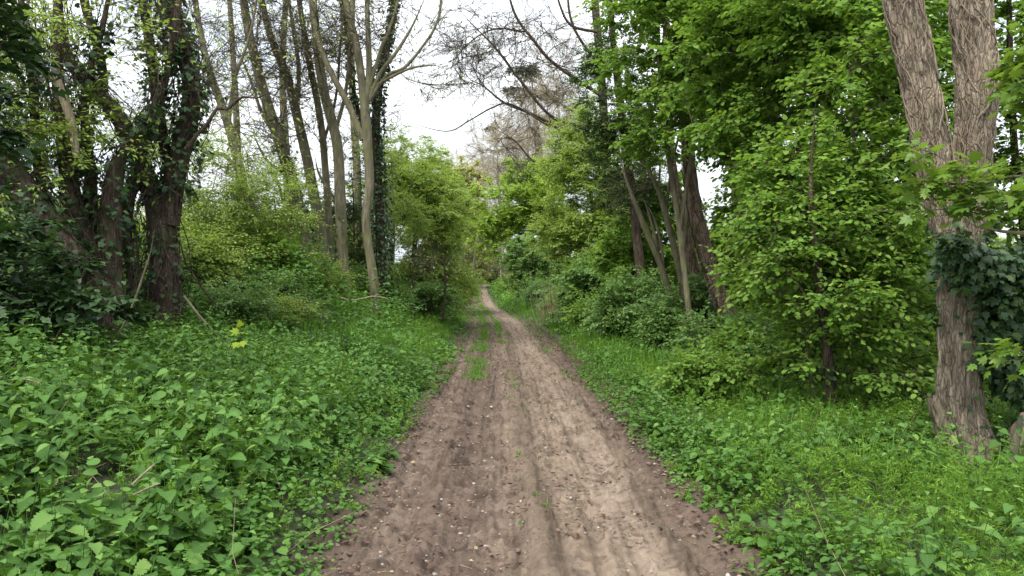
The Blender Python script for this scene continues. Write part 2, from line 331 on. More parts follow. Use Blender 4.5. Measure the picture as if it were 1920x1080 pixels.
def path_mat():
    m, t, o = nodes('sandy_track_earth'); tcn = N(t, 'ShaderNodeTexCoord')
    at = N(t, 'ShaderNodeAttribute', attribute_name='leafuv'); sp = N(t, 'ShaderNodeSeparateXYZ'); t.links.new(at.outputs['Vector'], sp.inputs[0])
    mpn = N(t, 'ShaderNodeMapping'); mpn.inputs['Scale'].default_value = (2.2, .55, 1); t.links.new(tcn.outputs['Object'], mpn.inputs[0])
    nb = N(t, 'ShaderNodeTexNoise', Scale=1.3, Detail=5.0, Roughness=.6); t.links.new(mpn.outputs[0], nb.inputs['Vector'])
    wob = N(t, 'ShaderNodeMath', operation='MULTIPLY_ADD'); t.links.new(nb.outputs['Fac'], wob.inputs[0]); wob.inputs[1].default_value = .55; t.links.new(sp.outputs[0], wob.inputs[2])
    mr = N(t, 'ShaderNodeMapRange'); t.links.new(wob.outputs[0], mr.inputs[0]); mr.inputs[1].default_value = -1.6 + .275; mr.inputs[2].default_value = 1.6 + .275
    # across the track: left edge ... right edge
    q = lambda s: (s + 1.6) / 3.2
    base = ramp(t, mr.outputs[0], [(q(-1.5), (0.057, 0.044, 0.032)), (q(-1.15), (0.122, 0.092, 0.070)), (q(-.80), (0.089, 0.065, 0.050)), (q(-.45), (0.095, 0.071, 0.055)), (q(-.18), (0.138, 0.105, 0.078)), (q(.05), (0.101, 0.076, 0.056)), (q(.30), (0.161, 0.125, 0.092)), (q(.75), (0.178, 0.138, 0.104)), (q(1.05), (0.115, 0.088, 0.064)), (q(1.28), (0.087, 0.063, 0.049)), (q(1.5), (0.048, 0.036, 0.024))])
    n1 = N(t, 'ShaderNodeTexNoise', Scale=22.0, Detail=8.0, Roughness=.72); t.links.new(tcn.outputs['Object'], n1.inputs['Vector'])
    n2 = N(t, 'ShaderNodeTexNoise', Scale=3.0, Detail=6.0, Roughness=.65); t.links.new(tcn.outputs['Object'], n2.inputs['Vector'])
    a = N(t, 'ShaderNodeMix', data_type='RGBA', blend_type='MULTIPLY'); a.inputs[0].default_value = 1; t.links.new(base, a.inputs[6]); t.links.new(ramp(t, n1.outputs['Fac'], [(.30, (.45, .43, .41)), (.44, (.95, .95, .95)), (.56, (1.03, 1.03, 1.03)), (.70, (1.25, 1.24, 1.22))]), a.inputs[7])
    b = N(t, 'ShaderNodeMix', data_type='RGBA', blend_type='MULTIPLY'); b.inputs[0].default_value = 1; t.links.new(a.outputs[2], b.inputs[6]); t.links.new(ramp(t, n2.outputs['Fac'], [(.34, (.58, .55, .53)), (.5, (1, .98, .97)), (.66, (1.18, 1.18, 1.18))]), b.inputs[7])
    sm_ = N(t, 'ShaderNodeMapping'); sm_.inputs['Scale'].default_value = (7.5, .28, 1); t.links.new(at.outputs['Vector'], sm_.inputs[0])
    n4 = N(t, 'ShaderNodeTexNoise', Scale=1.0, Detail=4.0, Roughness=.6, Distortion=.3); t.links.new(sm_.outputs[0], n4.inputs['Vector'])
    b4 = N(t, 'ShaderNodeMix', data_type='RGBA', blend_type='MULTIPLY'); b4.inputs[0].default_value = 1; t.links.new(b.outputs[2], b4.inputs[6]); t.links.new(ramp(t, n4.outputs['Fac'], [(.34, (.62, .61, .60)), (.48, (1, 1, 1)), (.66, (1.15, 1.15, 1.14))]), b4.inputs[7]); b = b4
    rd = N(t, 'ShaderNodeTexNoise', Scale=7.0, Detail=5.0, Roughness=.7); t.links.new(tcn.outputs['Object'], rd.inputs['Vector'])
    c = N(t, 'ShaderNodeMix', data_type='RGBA'); rr = N(t, 'ShaderNodeMapRange'); t.links.new(rd.outputs['Fac'], rr.inputs[0]); rr.inputs[1].default_value = .58; rr.inputs[2].default_value = .72; rr.inputs[4].default_value = .6
    t.links.new(rr.outputs[0], c.inputs[0]); t.links.new(b.outputs[2], c.inputs[6]); c.inputs[7].default_value = (.13, .078, .060, 1)
    p = N(t, 'ShaderNodeBsdfPrincipled', Roughness=.95); p.inputs['Specular IOR Level'].default_value = .15; t.links.new(c.outputs[2], p.inputs['Base Color'])
    bp = N(t, 'ShaderNodeBump', Strength=.7, Distance=.02); t.links.new(n1.outputs['Fac'], bp.inputs['Height']); t.links.new(bp.outputs[0], p.inputs['Normal'])
    t.links.new(p.outputs[0], o.inputs[0]); return m
M['soil'] = soil_mat(); M['path'] = path_mat()
def stone_mat():
    m, t, o = nodes('pebble_stone'); a = N(t, 'ShaderNodeAttribute', attribute_name='tint')
    p = N(t, 'ShaderNodeBsdfPrincipled', Roughness=.85); t.links.new(ramp(t, a.outputs['Fac'], [(0, (.10, .08, .065)), (.7, (.24, .20, .165)), (.96, (.26, .23, .20)), (1, (.38, .35, .31))]), p.inputs['Base Color'])
    t.links.new(p.outputs[0], o.inputs[0]); return m
M['stone'] = stone_mat()

# ------------------------------------------------------------------ ground sheet and track
def grid(X, Y, Z, mb, uv=None):
    n, m_ = X.shape
    i = (np.arange(n - 1)[:, None] * m_ + np.arange(m_ - 1)[None]).ravel()
    mb.add(np.stack([X, Y, Z], -1).reshape(-1, 3), np.stack([i, i + 1, i + m_ + 1, i + m_], 1), .5, uv)
def half(y): return 1.40 - .34 * sm((np.asarray(y, float) - 22) / 34)
def edge_s(y, side): return half(y) + .16 * (fbm(np.asarray(y) * .9 + 50 * side, 3.1, 0, 3) - .5) * 2
sv = np.concatenate([-np.geomspace(400, 9, 34), np.linspace(-8.6, -2.0, 30), np.linspace(-1.9, 1.9, 48), np.linspace(2.0, 8.6, 30), np.geomspace(9, 400, 34)])
yv = np.concatenate([np.linspace(-8, 2.4, 12), 2.5 + np.cumsum(.05 + .008 * np.arange(160)), np.linspace(125, 900, 40)])
S, Y = np.meshgrid(sv, yv); X = S + cx(Y)
Z = ground(X.ravel(), Y.ravel()).reshape(X.shape)
inside = np.where(S < 0, S > -edge_s(Y.ravel(), 0).reshape(Y.shape), S < edge_s(Y.ravel(), 1).reshape(Y.shape)) & (Y < 140)
Z = np.where(inside, zp(Y) - .14, Z + .012)
Z = Z + np.where(np.abs(S) > 40, -.0 + 0.002 * (np.abs(S) - 40), 0)
mb = MB(); grid(X, Y, Z, mb); tag(mb.build('ground', M['soil'], smooth=True), kind='structure')

sv = np.linspace(-1.75, 1.75, 190); yv = np.exp(np.linspace(math.log(2.2), math.log(132), 1050)); S, Y = np.meshgrid(sv, yv)
s, y = S.ravel(), Y.ravel(); x = s + cx(y)
bump = lambda c, wd: np.exp(-((s - c - .05 * np.sin(y * .45 + c)) / wd) ** 2)
z = -.045 * bump(-.62, .20) - .03 * bump(-1.12, .16) + .035 * bump(-.86, .08) - .03 * bump(-.25, .14) + .045 * bump(.05, .10) - .025 * bump(.62, .26) - .045 * bump(1.14, .12) + .02 * bump(.96, .06)
z += .040 * (fbm(x * 7, y * .5, 0, 4) - .5) + .030 * (fbm(x * 9, y * 4.5, 4, 4) - .5) + .034 * (fbm(x * 26, y * 17, 9, 3) - .5)
gate = sm((fbm(x * 1.5, y * .6, 20, 2) - .40) / .2)
for c, wd, ph in ((-.62, .20, 0), (.60, .22, 1.3), (-.25, .13, 2.0), (-1.12, .14, .6)):
    z += .022 * gate * bump(c, wd) * np.sin(2 * np.pi * (y + np.abs(s - c) * .6) / .115 + ph) 
for c, ph in ((-1.22, 1), (-1.0, 2), (-.80, 3), (-.44, 4), (-.33, 5), (-.12, 6), (.10, 7), (.16, 8), (.40, 9), (.86, 10), (.93, 11), (1.10, 12)):
    wob = c + .05 * np.sin(y * .45 + c) + .05 * (fbm(y * .5, np.full_like(y, ph), 3, 3) - .5) * 2
    z -= .026 * sm((fbm(y * .7, np.full_like(y, ph * 3.1), 8, 2) - .34) / .2) * np.exp(-((s - wob) / .022) ** 2)
    z += .012 * np.exp(-((s - wob - .05) / .03) ** 2)
cl = fbm(x * 14, y * 9, 31, 3); z += .04 * sm((cl - .60) / .1) - .03 * sm((.40 - cl) / .1)
z += zp(y) + .05 * sm((np.abs(s) - 1.22) / .3) - .3 * sm((np.abs(s) - 1.6) / .15)
mb = MB(); grid(x.reshape(S.shape), Y, z.reshape(S.shape), mb, np.stack([s, y], 1))
tag(mb.build('track', M['path'], smooth=True), kind='structure')
def track_z(xx, yy): return zp(yy)

# ------------------------------------------------------------------ ground cover (uncountable: stuff)
def field(side, y0, y1, dens, s0, s1):
    """Random points on one side; dens(y) per square metre; s measured from the track's edge outwards."""
    XY = []; ys = np.geomspace(y0, y1, 26)
    for a, b in zip(ys[:-1], ys[1:]):
        ss1 = s1(a) if callable(s1) else s1
        n = rng.poisson(dens((a + b) / 2) * (b - a) * (ss1 - s0))
        yy = rng.uniform(a, b, n); sl = rng.uniform(s0, ss1, n)
        XY.append(np.stack([cx(yy) + side * (half(yy) + sl), yy, sl], 1))
    q = np.vstack(XY); lim = (q[:, 1] + .6) * 1.02 / 1.42 * 1.06 + 1.2      # keep what the lens could see, and a margin
    q = q[np.abs(q[:, 0]) < lim]
    return q[np.hypot(q[:, 0] - 4.42, q[:, 1] - 7.0) > .62 + .3 * (rng.random(len(q)) - .5)]

def unit(th): return np.stack([np.cos(th), np.sin(th), np.zeros_like(th)], 1)
def rand_n(n, up=1.0, j=.45): return nrm(np.stack([rng.normal(0, j, n), rng.normal(0, j, n), np.full(n, up)], 1))

def nettles(mb, mbs, q, hgt, tpl, lsize, pairs=5):
    n = len(q); g = ground(q[:, 0], q[:, 1]); base = np.stack([q[:, 0], q[:, 1], g - .02], 1)
    lean = np.stack([rng.normal(0, .16, n), rng.normal(0, .16, n), np.ones(n)], 1); top = base + lean * hgt[:, None]
    frusta(mbs, base, top, .004, .002, 3, .4)
    ph = rng.uniform(0, 6.28, n); patch = fbm(q[:, 0] * .8, q[:, 1] * .8, 2, 3); gs = np.where(rng.random(n) < .25, rng.uniform(.35, .6, n), rng.uniform(.65, 1.3, n))
    for k in range(pairs):
        f = 1 - k * .17 * (1 if pairs < 6 else .8)
        prof = (0.34, .72, .95, 1.05, 1.0, .85, .7)[k]
        for sgn in (0, math.pi):
            th = ph + sgn + k * math.pi / 2 + rng.normal(0, .3, n)
            pos = base + (top - base) * f; d = unit(th); pet = .3 * lsize * prof
            d[:, 2] = rng.normal(.12 if k == 0 else -.22, .25, n)
            nn = rand_n(n, 1, .30)
            leaves(mb, tpl, pos + d * pet * .6, d, nn, lsize * prof * gs * rng.uniform(.75, 1.2, n), np.clip(.15 + .5 * patch + rng.normal(0, .16, n) + (.18 if k == 0 else .06 if k == 1 else -.06 * (k - 1)), 0, 1))

def cleavers(mb, q, hgt, ls, whorls=6, per=7):
    n = len(q); g = ground(q[:, 0], q[:, 1]); base = np.stack([q[:, 0], q[:, 1], g], 1)
    patch = fbm(q[:, 0] * .9, q[:, 1] * .9, 7, 3); lx = 1.1 * (fbm(q[:, 0] * 1.7, q[:, 1] * 1.7, 51, 2) - .5); ly = 1.1 * (fbm(q[:, 0] * 1.7, q[:, 1] * 1.7, 57, 2) - .5)
    lean = np.stack([lx + rng.normal(0, .38, n), ly + rng.normal(0, .38, n), rng.uniform(.45, 1, n)], 1); top = base + lean * hgt[:, None]
    mid = (base + top) / 2 + np.array([0, 0, 1]) * (hgt * .18)[:, None] + rng.normal(0, .012, (n, 3)); lsz = ls * rng.uniform(.5, 1.25, n); tt = rng.normal(0, .14, n)
    sr_ = .002 * ls / .03; frusta(mb, base, mid, sr_ * .7, sr_ * .65, 3, .25); frusta(mb, mid, top, sr_ * .65, sr_ * .45, 3, .35); cnt = rng.integers(3, whorls + 1, n)
    for k in range(whorls):
        ok = k < cnt; m_ = int(ok.sum()); f = np.clip(1 - k * (.85 / whorls) + rng.normal(0, .05, m_), .08, 1)[:, None]; prof = (.45, .8, 1, 1.05, 1, .95, .9)[k]; ph = rng.uniform(0, 6.28, m_); tl = rng.uniform(-.25, .7, m_)
        pos = (1 - f) ** 2 * base[ok] + 2 * f * (1 - f) * mid[ok] + f * f * top[ok]; ax = nrm(lean[ok])
        for j in range(per):
            d = unit(ph + j * 6.283 / per + rng.normal(0, .15, m_)); d -= ax * np.sum(d * ax, 1)[:, None]; d += ax * (tl + (.5 if k == 0 else 0) + rng.normal(0, .15, m_))[:, None]
            leaves(mb, LANCE, pos, d, rand_n(m_, 1, .45), lsz[ok] * prof * rng.uniform(.7, 1.25, m_), np.clip(.12 + .6 * patch[ok] + tt[ok] + rng.normal(0, .08, m_) + .12 * (k == 0) - .04 * k, 0, 1))

def grass(mb, q, hgt, blades=9, wd=.006):
    n = len(q); g = ground(q[:, 0], q[:, 1]); patch = fbm(q[:, 0] * .6, q[:, 1] * .6, 12, 3)
    for b in range(blades):
        th = rng.uniform(0, 6.28, n); u = unit(th); hh = hgt * rng.uniform(.55, 1.15, n); out_ = hh * rng.uniform(.12, .75, n)
        p0 = np.stack([q[:, 0], q[:, 1], g - .01], 1) + u * .02; p1 = p0 + u * (out_ * .35)[:, None]; p1[:, 2] += hh * .62
        p2 = p0 + u * out_[:, None]; p2[:, 2] += hh * rng.uniform(.75, 1.0, n)
        sd = np.stack([-u[:, 1], u[:, 0], u[:, 2]], 1); ww = (wd * rng.uniform(.7, 1.3, n))[:, None]
        V = np.stack([p0 - sd * ww * .7, p0 + sd * ww * .7, p1 + sd * ww * .8, p1 - sd * ww * .8, p2], 1)
        Fq = (np.array([[0, 1, 2, 3]])[None] + (np.arange(n) * 5)[:, None, None]).reshape(-1, 4)
        Ft = (np.array([[3, 2, 4]])[None] + (np.arange(n) * 5)[:, None, None]).reshape(-1, 3)
        tt = np.repeat(np.clip(.1 + .6 * patch + rng.normal(0, .15, n), 0, 1), 5)
        mb.add(V.reshape(-1, 3), Fq, tt); mb.F3.append(Ft + mb.n - len(V) * 5)

def herbs(mb, q, hgt, ls, tpl=ROUND, per=8):
    n = len(q); g = ground(q[:, 0], q[:, 1]); patch = fbm(q[:, 0] * 1.2, q[:, 1] * 1.2, 22, 3)
    for k in range(per):
        th = rng.uniform(0, 6.28, n); u = unit(th); r_ = ls * rng.uniform(.3, 1.6, n)
        pos = np.stack([q[:, 0], q[:, 1], g], 1) + u * r_[:, None]; pos[:, 2] += hgt * rng.uniform(.25, 1.0, n)
        d = u.copy(); d[:, 2] = rng.normal(-.05, .3, n)
        leaves(mb, tpl, pos, d, rand_n(n, 1, .35), ls * rng.uniform(.6, 1.25, n), np.clip(.1 + .6 * patch + rng.normal(0, .16, n), 0, 1))

# left: nettle bank
mn, ms = MB(), MB()
clump = lambda q, a, b, f=.5, z=40: fbm(q[:, 0] * f, q[:, 1] * f, z, 3)
q = field(-1, 1.7, 8.5, lambda y: 50, .02, 7.5); keep = clump(q, 0, 0, 1.1, 3) + .34 * sm(q[:, 2] / .9) > .575; q = q[keep]
nettles(mn, ms, q, (.18 + .34 * sm(q[:, 2] / 1.0)) * (.5 + 1.1 * clump(q, 0, 0, 1.6, 80)) * rng.uniform(.6, 1.3, len(q)), NETTLE, .136, 5)
q = field(-1, 8.5, 14, lambda y: 46, .2, 8.5); q = q[clump(q, 0, 0, .6, 5) + .4 * sm(q[:, 2] / 1.6) > .60]
nettles(mn, ms, q, (.2 + .28 * sm(q[:, 2] / 1.1)) * rng.uniform(.7, 1.3, len(q)), NETTLE2, .11, 5)
# right: nettle patches among the cleavers
q = field(1, 2.6, 9, lambda y: 42, .1, 6); q = q[clump(q, 0, 0, .75, 9) > .47]
nettles(mn, ms, q, (.24 + .26 * sm(q[:, 2] / .6)) * rng.uniform(.7, 1.25, len(q)), NETTLE, .09, 5)
q = field(1, 9, 30, lambda y: 16, .3, 7); q = q[clump(q, 0, 0, .5, 14) > .55]
nettles(mn, ms, q, .4 * rng.uniform(.7, 1.3, len(q)), NETTLE2, .12, 4)
o = mn.build('nettles', M['nettle']); tag(o, 'serrated stinging nettle leaves covering the banks beside the track', 'nettles', kind='stuff')
o = ms.build('nettle_stems', M['herb']); tag(o, 'thin green stems standing under the nettle leaves', 'stems', kind='stuff')

mc = MB()
q = field(1, 2.6, 8.5, lambda y: 175, -.02, 6.5); q = q[(clump(q, 0, 0, .75, 9) < .64) & (clump(q, 0, 0, 2.2, 95) > .31)]
cleavers(mc, q, (.14 + .30 * sm(q[:, 2] / .6)) * (.35 + 1.2 * clump(q, 0, 0, 1.6, 90)) * rng.uniform(.5, 1.4, len(q)), .046, 6, 7)
q = field(1, 8.5, 22, lambda y: 42 * 14 / (y + 5), 0, 7)
cleavers(mc, q, (.12 + .26 * sm(q[:, 2] / .9)) * rng.uniform(.6, 1.3, len(q)), .055, 5, 6)
q = field(-1, 2.2, 10, lambda y: 70, .0, 3.2); q = q[(clump(q, 0, 0, .8, 30) > .58) | ((q[:, 2] < .5) & (clump(q, 0, 0, 1.5, 33) > .42))]
cleavers(mc, q, (.16 + .36 * sm(q[:, 2] / .8)) * rng.uniform(.6, 1.25, len(q)), .040, 6, 7)
q = field(-1, 10, 24, lambda y: 26, 0, 6); q = q[clump(q, 0, 0, .7, 35) > .47]
cleavers(mc, q, (.14 + .30 * sm(q[:, 2] / 1.0)) * rng.uniform(.6, 1.25, len(q)), .06, 5, 6)
o = mc.build('cleavers', M['cleaver']); tag(o, 'bright green cleavers with narrow whorled leaves sprawling along both verges', 'cleavers', kind='stuff')

mg = MB()
q = field(1, 2.6, 12, lambda y: 26, -.04, 6); q = q[clump(q, 0, 0, .9, 44) > .50]; grass(mg, q, (.10 + .30 * sm(q[:, 2] / .7)) * (.4 + 1.2 * clump(q, 0, 0, 1.3, 46)) * rng.uniform(.5, 1.4, len(q)), 10, .004)
q = field(1, 12, 45, lambda y: 30 * 20 / (y + 8), -.03, 6); grass(mg, q, (.10 + .30 * sm(q[:, 2] / .9)) * rng.uniform(.6, 1.3, len(q)), 10, .009)
q = field(1, 45, 128, lambda y: 10, -.03, 7); grass(mg, q, (.12 + .34 * sm(q[:, 2] / .9)) * rng.uniform(.6, 1.3, len(q)), 10, .02)
q = field(-1, 2.2, 12, lambda y: 18, -.03, 2.2); grass(mg, q, (.08 + .20 * sm(q[:, 2] / .7)) * rng.uniform(.6, 1.3, len(q)), 9, .004)
q = field(-1, 12, 45, lambda y: 26 * 20 / (y + 8), -.03, 6); grass(mg, q, (.10 + .26 * sm(q[:, 2] / .9)) * rng.uniform(.6, 1.3, len(q)), 10, .009)
q = field(-1, 45, 128, lambda y: 12, -.03, 6); grass(mg, q, (.06 + .34 * sm((q[:, 2] - .4) / 2.4)) * rng.uniform(.6, 1.3, len(q)), 10, .02)
# grass ridges on the track itself
def ridge(c, wd, y0, y1, dens, gatev):
    n = rng.poisson(dens * wd * 2 * (y1 - y0)); yy = rng.uniform(y0, y1, n); ss = rng.normal(c, wd * .5, n)
    g = fbm(yy * .8, ss * 2 + 9 * c, 3, 3); k = g > gatev; return np.stack([cx(yy[k]) + ss[k], yy[k], 0 * yy[k]], 1)
for args in ((-.80, .26, 14, 52, 105, .40), (-.10, .20, 22, 62, 80, .38), (-.15, .34, 45, 100, 40, .34), (.02, .14, 5, 24, 34, .54), (1.05, .14, 14, 62, 34, .44), (1.3, .12, 10, 60, 30, .5), (-1.3, .12, 14, 60, 30, .5)):
    q = ridge(*args); grass(mg, q, .085 * rng.uniform(.5, 1.3, len(q)), 8, .006 if args[2] < 30 else .012)
n = 900; yy = rng.uniform(104, 135, n); xx = rng.uniform(-16, 2, n); k = np.abs(xx - cx(yy)) > 1.35
q = np.stack([xx[k], yy[k], 0 * xx[k]], 1); grass(mg, q, .4 * rng.uniform(.6, 1.3, len(q)), 10, .02)
o = mg.build('grass', M['grass']); tag(o, 'fresh green grass along the verges and the ridges of the track', 'grass', kind='stuff')

mh = MB()
q = field(-1, 2.4, 14, lambda y: 95 * np.clip(6 / y, .5, 1.3), -.02, .75); herbs(mh, q, (.06 + .22 * sm((q[:, 2] + .06) / .5)) * rng.uniform(.5, 1.4, len(q)), .042, ROUND, 9)
q = field(1, 2.6, 16, lambda y: 75, -.10, .7); herbs(mh, q, (.08 + .26 * sm((q[:, 2] + .08) / .4)) * rng.uniform(.5, 1.4, len(q)), .042, ROUND, 9)
q = field(-1, 11, 60, lambda y: 17 * 20 / (y + 8), 0, 7.5); q = q[clump(q, 0, 0, .5, 60) > .42]; herbs(mh, q, (.25 + 1.1 * sm((clump(q, 0, 0, .9, 61) - .42) / .3)) * sm(.25 + q[:, 2] / 1.5) * np.where(q[:, 1] > 34, sm(q[:, 2] / 2.5), 1) * rng.uniform(.6, 1.2, len(q)), .10, NETTLE2, 13)
q = field(1, 12, 60, lambda y: 11 * 20 / (y + 8), .3, 6); q = q[clump(q, 0, 0, .5, 70) > .50]; herbs(mh, q, (.25 + .8 * sm((clump(q, 0, 0, .9, 71) - .42) / .3)) * sm(.25 + q[:, 2] / 1.5) * rng.uniform(.6, 1.2, len(q)), .10, NETTLE2, 12)
q = field(-1, 60, 125, lambda y: 3, 2.2, 7); herbs(mh, q, .5 * rng.uniform(.6, 1.3, len(q)), .22, OVAL, 9)
q = field(1, 60, 125, lambda y: 3, .5, 6); herbs(mh, q, .5 * rng.uniform(.6, 1.3, len(q)), .22, OVAL, 9)
q = field(1, 2.6, 12, lambda y: 34, .05, 6); q = q[clump(q, 0, 0, 1.2, 75) > .50]; herbs(mh, q, .30 * rng.uniform(.4, 1.4, len(q)), .075, ROUND, 9)
q = field(-1, 2.2, 11, lambda y: 30, .1, 6); q = q[clump(q, 0, 0, 1.3, 77) > .57]; herbs(mh, q, .46 * sm(.3 + q[:, 2] / 1.4) * rng.uniform(.5, 1.25, len(q)), .07, ROUND, 10)
q = ridge(.02, .10, 4.4, 9, 10, .5); herbs(mh, q, .03 * np.ones(len(q)), .035, ROUND, 5)
md = MB()
for sd_, y1, dn in ((-1, 13, 3.2), (1, 13, 2.6)):
    q = field(sd_, 2.6, y1, lambda y: dn, .2, 6.5); n = len(q); b_ = np.stack([q[:, 0], q[:, 1], ground(q[:, 0], q[:, 1])], 1); l_ = rng.uniform(.25, .75, n)[:, None]; d_ = nrm(rng.normal(0, 1, (n, 3)) * np.array([.8, .8, .25]) + np.array([0, 0, .55])); m_ = b_ + d_ * l_ * .55
    frusta(md, b_, m_, .0028, .0022, 4, rng.uniform(.2, 1, n)); frusta(md, m_, m_ + nrm(d_ + rng.normal(0, .3, (n, 3))) * l_ * .5, .0022, .001, 4, rng.uniform(.2, 1, n))
tag(md.build('dead_stems', M['straw']), 'thin straw coloured dead stems sticking out of the green ground cover', 'dead stems', kind='stuff')
o = mh.build('low_herbs', M['herb']); tag(o, 'low broad leaved herbs spilling over the edges of the track', 'herbs', kind='stuff')

# litter and pebbles on the track
ml = MB(); n = 9000; yy = 3 * np.exp(rng.uniform(0, math.log(16), n)); ss = np.clip(rng.normal(0, .8, n), -1.5, 1.5)
k = fbm(yy * 1.6, ss * 3, 5, 3) > .47; yy, ss = yy[k], ss[k]; n = len(yy); xx = cx(yy) + ss
th = rng.uniform(0, 6.28, n); pos = np.stack([xx, yy, track_z(xx, yy) + .012 + rng.uniform(0, .014, n)], 1)
leaves(ml, OVAL, pos, unit(th) + np.array([0, 0, .15]), rand_n(n, 1, .4), rng.uniform(.012, .040, n) * (1 + yy / 40), np.clip(rng.beta(1.6, 2.4, n), 0, 1))
n = 5000; yy = rng.uniform(2.6, 14, n); ss = rng.uniform(-7, 6, n); k = np.abs(ss - cx(yy)) > 1.35; pos = np.stack([ss[k], yy[k], ground(ss[k], yy[k]) + .03], 1)
leaves(ml, OVAL, pos, unit(rng.uniform(0, 6.28, k.sum())), rand_n(k.sum(), 1, .5), rng.uniform(.03, .06, k.sum()), rng.uniform(0, .6, k.sum()))
n = 1600; yy = 3 * np.exp(rng.uniform(0, math.log(12), n)); ss = rng.choice([-1, 1], n) * (half(yy) - np.abs(rng.normal(0, .16, n))); th = rng.uniform(0, 6.28, n)
leaves(ml, OVAL, np.stack([cx(yy) + ss, yy, track_z(0, yy) + .03 + rng.uniform(0, .02, n)], 1), unit(th) + np.array([0, 0, .2]), rand_n(n, 1, .4), rng.uniform(.02, .05, n) * (1 + yy / 40), np.clip(rng.beta(1.6, 2.4, n), 0, 1))
n = 420; yy = 3 * np.exp(rng.uniform(0, math.log(12), n)); ss = rng.uniform(-1.45, 1.45, n); th = rng.uniform(0, 6.28, n); ll = rng.uniform(.02, .10, n)
A = np.stack([cx(yy) + ss, yy, track_z(0, yy) + .02], 1); frusta(ml, A, A + unit(th) * ll[:, None], .0022, .0012, 4, rng.uniform(.3, 1, n))
tag(ml.build('leaf_litter', M['litter']), 'brown dead leaves and bits of twig scattered over the earth track', 'litter', kind='stuff')
mp_ = MB(); n = 3200; yy = 2.8 * np.exp(rng.uniform(0, math.log(10), n)); ss = rng.uniform(-1.45, 1.45, n); k = fbm(yy * 2, ss * 2.5, 15, 3) > .42; yy, ss = yy[k], ss[k]; n = len(yy)
oc = np.array([(1, 0, 0), (0, 1, 0), (-1, 0, 0), (0, -1, 0), (0, 0, .7), (.6, .6, .5), (-.6, .6, .45), (-.6, -.6, .5), (.6, -.6, .45)], float)
ocf = np.array([(0, 5, 4), (5, 1, 4), (1, 6, 4), (6, 2, 4), (2, 7, 4), (7, 3, 4), (3, 8, 4), (8, 0, 4), (0, 1, 5), (1, 2, 6), (2, 3, 7), (3, 0, 8)])
rr = rng.gamma(2.0, .0030, n).clip(.002, .018) * (1 + yy / 30); base = np.stack([cx(yy) + ss, yy, track_z(0, yy) + .004], 1)
V = oc[None] * rr[:, None, None] * rng.uniform(.6, 1.25, (n, 9, 3)) + base[:, None]
mp_.add(V.reshape(-1, 3), (ocf[None] + (np.arange(n) * 9)[:, None, None]).reshape(-1, 3), np.repeat(rng.uniform(0, 1, n), 9))
tag(mp_.build('pebbles', M['stone'], smooth=False), 'small pale stones and clods lying on the earth track', 'pebbles', kind='stuff')

# ------------------------------------------------------------------ trees
def grow(seeds, sdir, slen, att, alpha=.35, seg=.35, curve=.45, jit=.05):
    """Join attractor points to the nearest suitable node of the growing skeleton; returns nodes, parents, dirs."""
    ns = len(seeds); cap = ns + len(att) * 14 + 10
    Pn = np.zeros((cap, 3)); D = np.zeros((cap, 3)); Ln = np.zeros(cap); par = np.full(cap, -1)
    Pn[:ns] = seeds; D[:ns] = sdir; Ln[:ns] = slen; n = ns
    dm = np.array([np.min(np.sum((seeds - a) ** 2, 1)) for a in att]); tips = []
    for i in np.argsort(dm):
        a = att[i]; v = a - Pn[:n]; dist = np.linalg.norm(v, axis=1)
        cos = np.sum(v * D[:n], 1) / np.maximum(dist, 1e-6)
        j = int(np.argmin(dist * (1.45 - .45 * cos) + alpha * Ln[:n])); d = dist[j]
        if d < .03: continue
        m = int(min(13, max(1, math.ceil(d / seg)))); c = Pn[j] + D[j] * d * curve; t = (np.arange(1, m + 1) / m)[:, None]
        pts = (1 - t) ** 2 * Pn[j] + 2 * t * (1 - t) * c + t * t * a
        if m > 1: pts[:-1] += rng.normal(0, jit * min(d, 1.2), (m - 1, 3)) * .5
        prev = j
        for p in pts:
            Pn[n] = p; dd = p - Pn[prev]; l = np.linalg.norm(dd); D[n] = dd / max(l, 1e-6); Ln[n] = Ln[prev] + l; par[n] = prev; prev = n; n += 1
        tips.append(n - 1)
    return Pn[:n], par[:n], D[:n], np.array(tips, int), ns

def radii(par, ns, tip, cap, e=2.4):
    n = len(par); w_ = np.zeros(n)
    for i in range(n - 1, ns - 1, -1):
        if w_[i] == 0: w_[i] = tip ** e
        if par[i] >= ns: w_[par[i]] += w_[i]
    return np.minimum(w_ ** (1 / e), cap)

def blob_pts(blobs, n):
    wt = np.array([b[3] * b[4] * b[5] * (b[6] if len(b) > 6 else 1) for b in blobs]) ** .8; wt = wt / wt.sum(); outp = []
    for b, f in zip(blobs, wt):
        k = max(2, int(round(n * f))); v = rng.normal(0, .56, (k * 3, 3)); v = v[np.linalg.norm(v, axis=1) < 1.45]
        hole = fbm((P(*b[:3]) + v * np.array(b[3:6]))[:, 0] * .5 / b[3] * 2.2, (v[:, 1] * 1.1), v[:, 2] * 1.4 + b[0], 2)
        v = v[np.argsort(-hole + rng.normal(0, .10, len(v)))][:k]; k = len(v)
        outp.append(P(b[0], b[1], b[2]) + v * np.array(b[3:6]))
    q = np.vstack(outp); g = ground(q[:, 0], q[:, 1]) + .25; q[:, 2] = np.maximum(q[:, 2], g + rng.uniform(0, .4, len(q))); return q

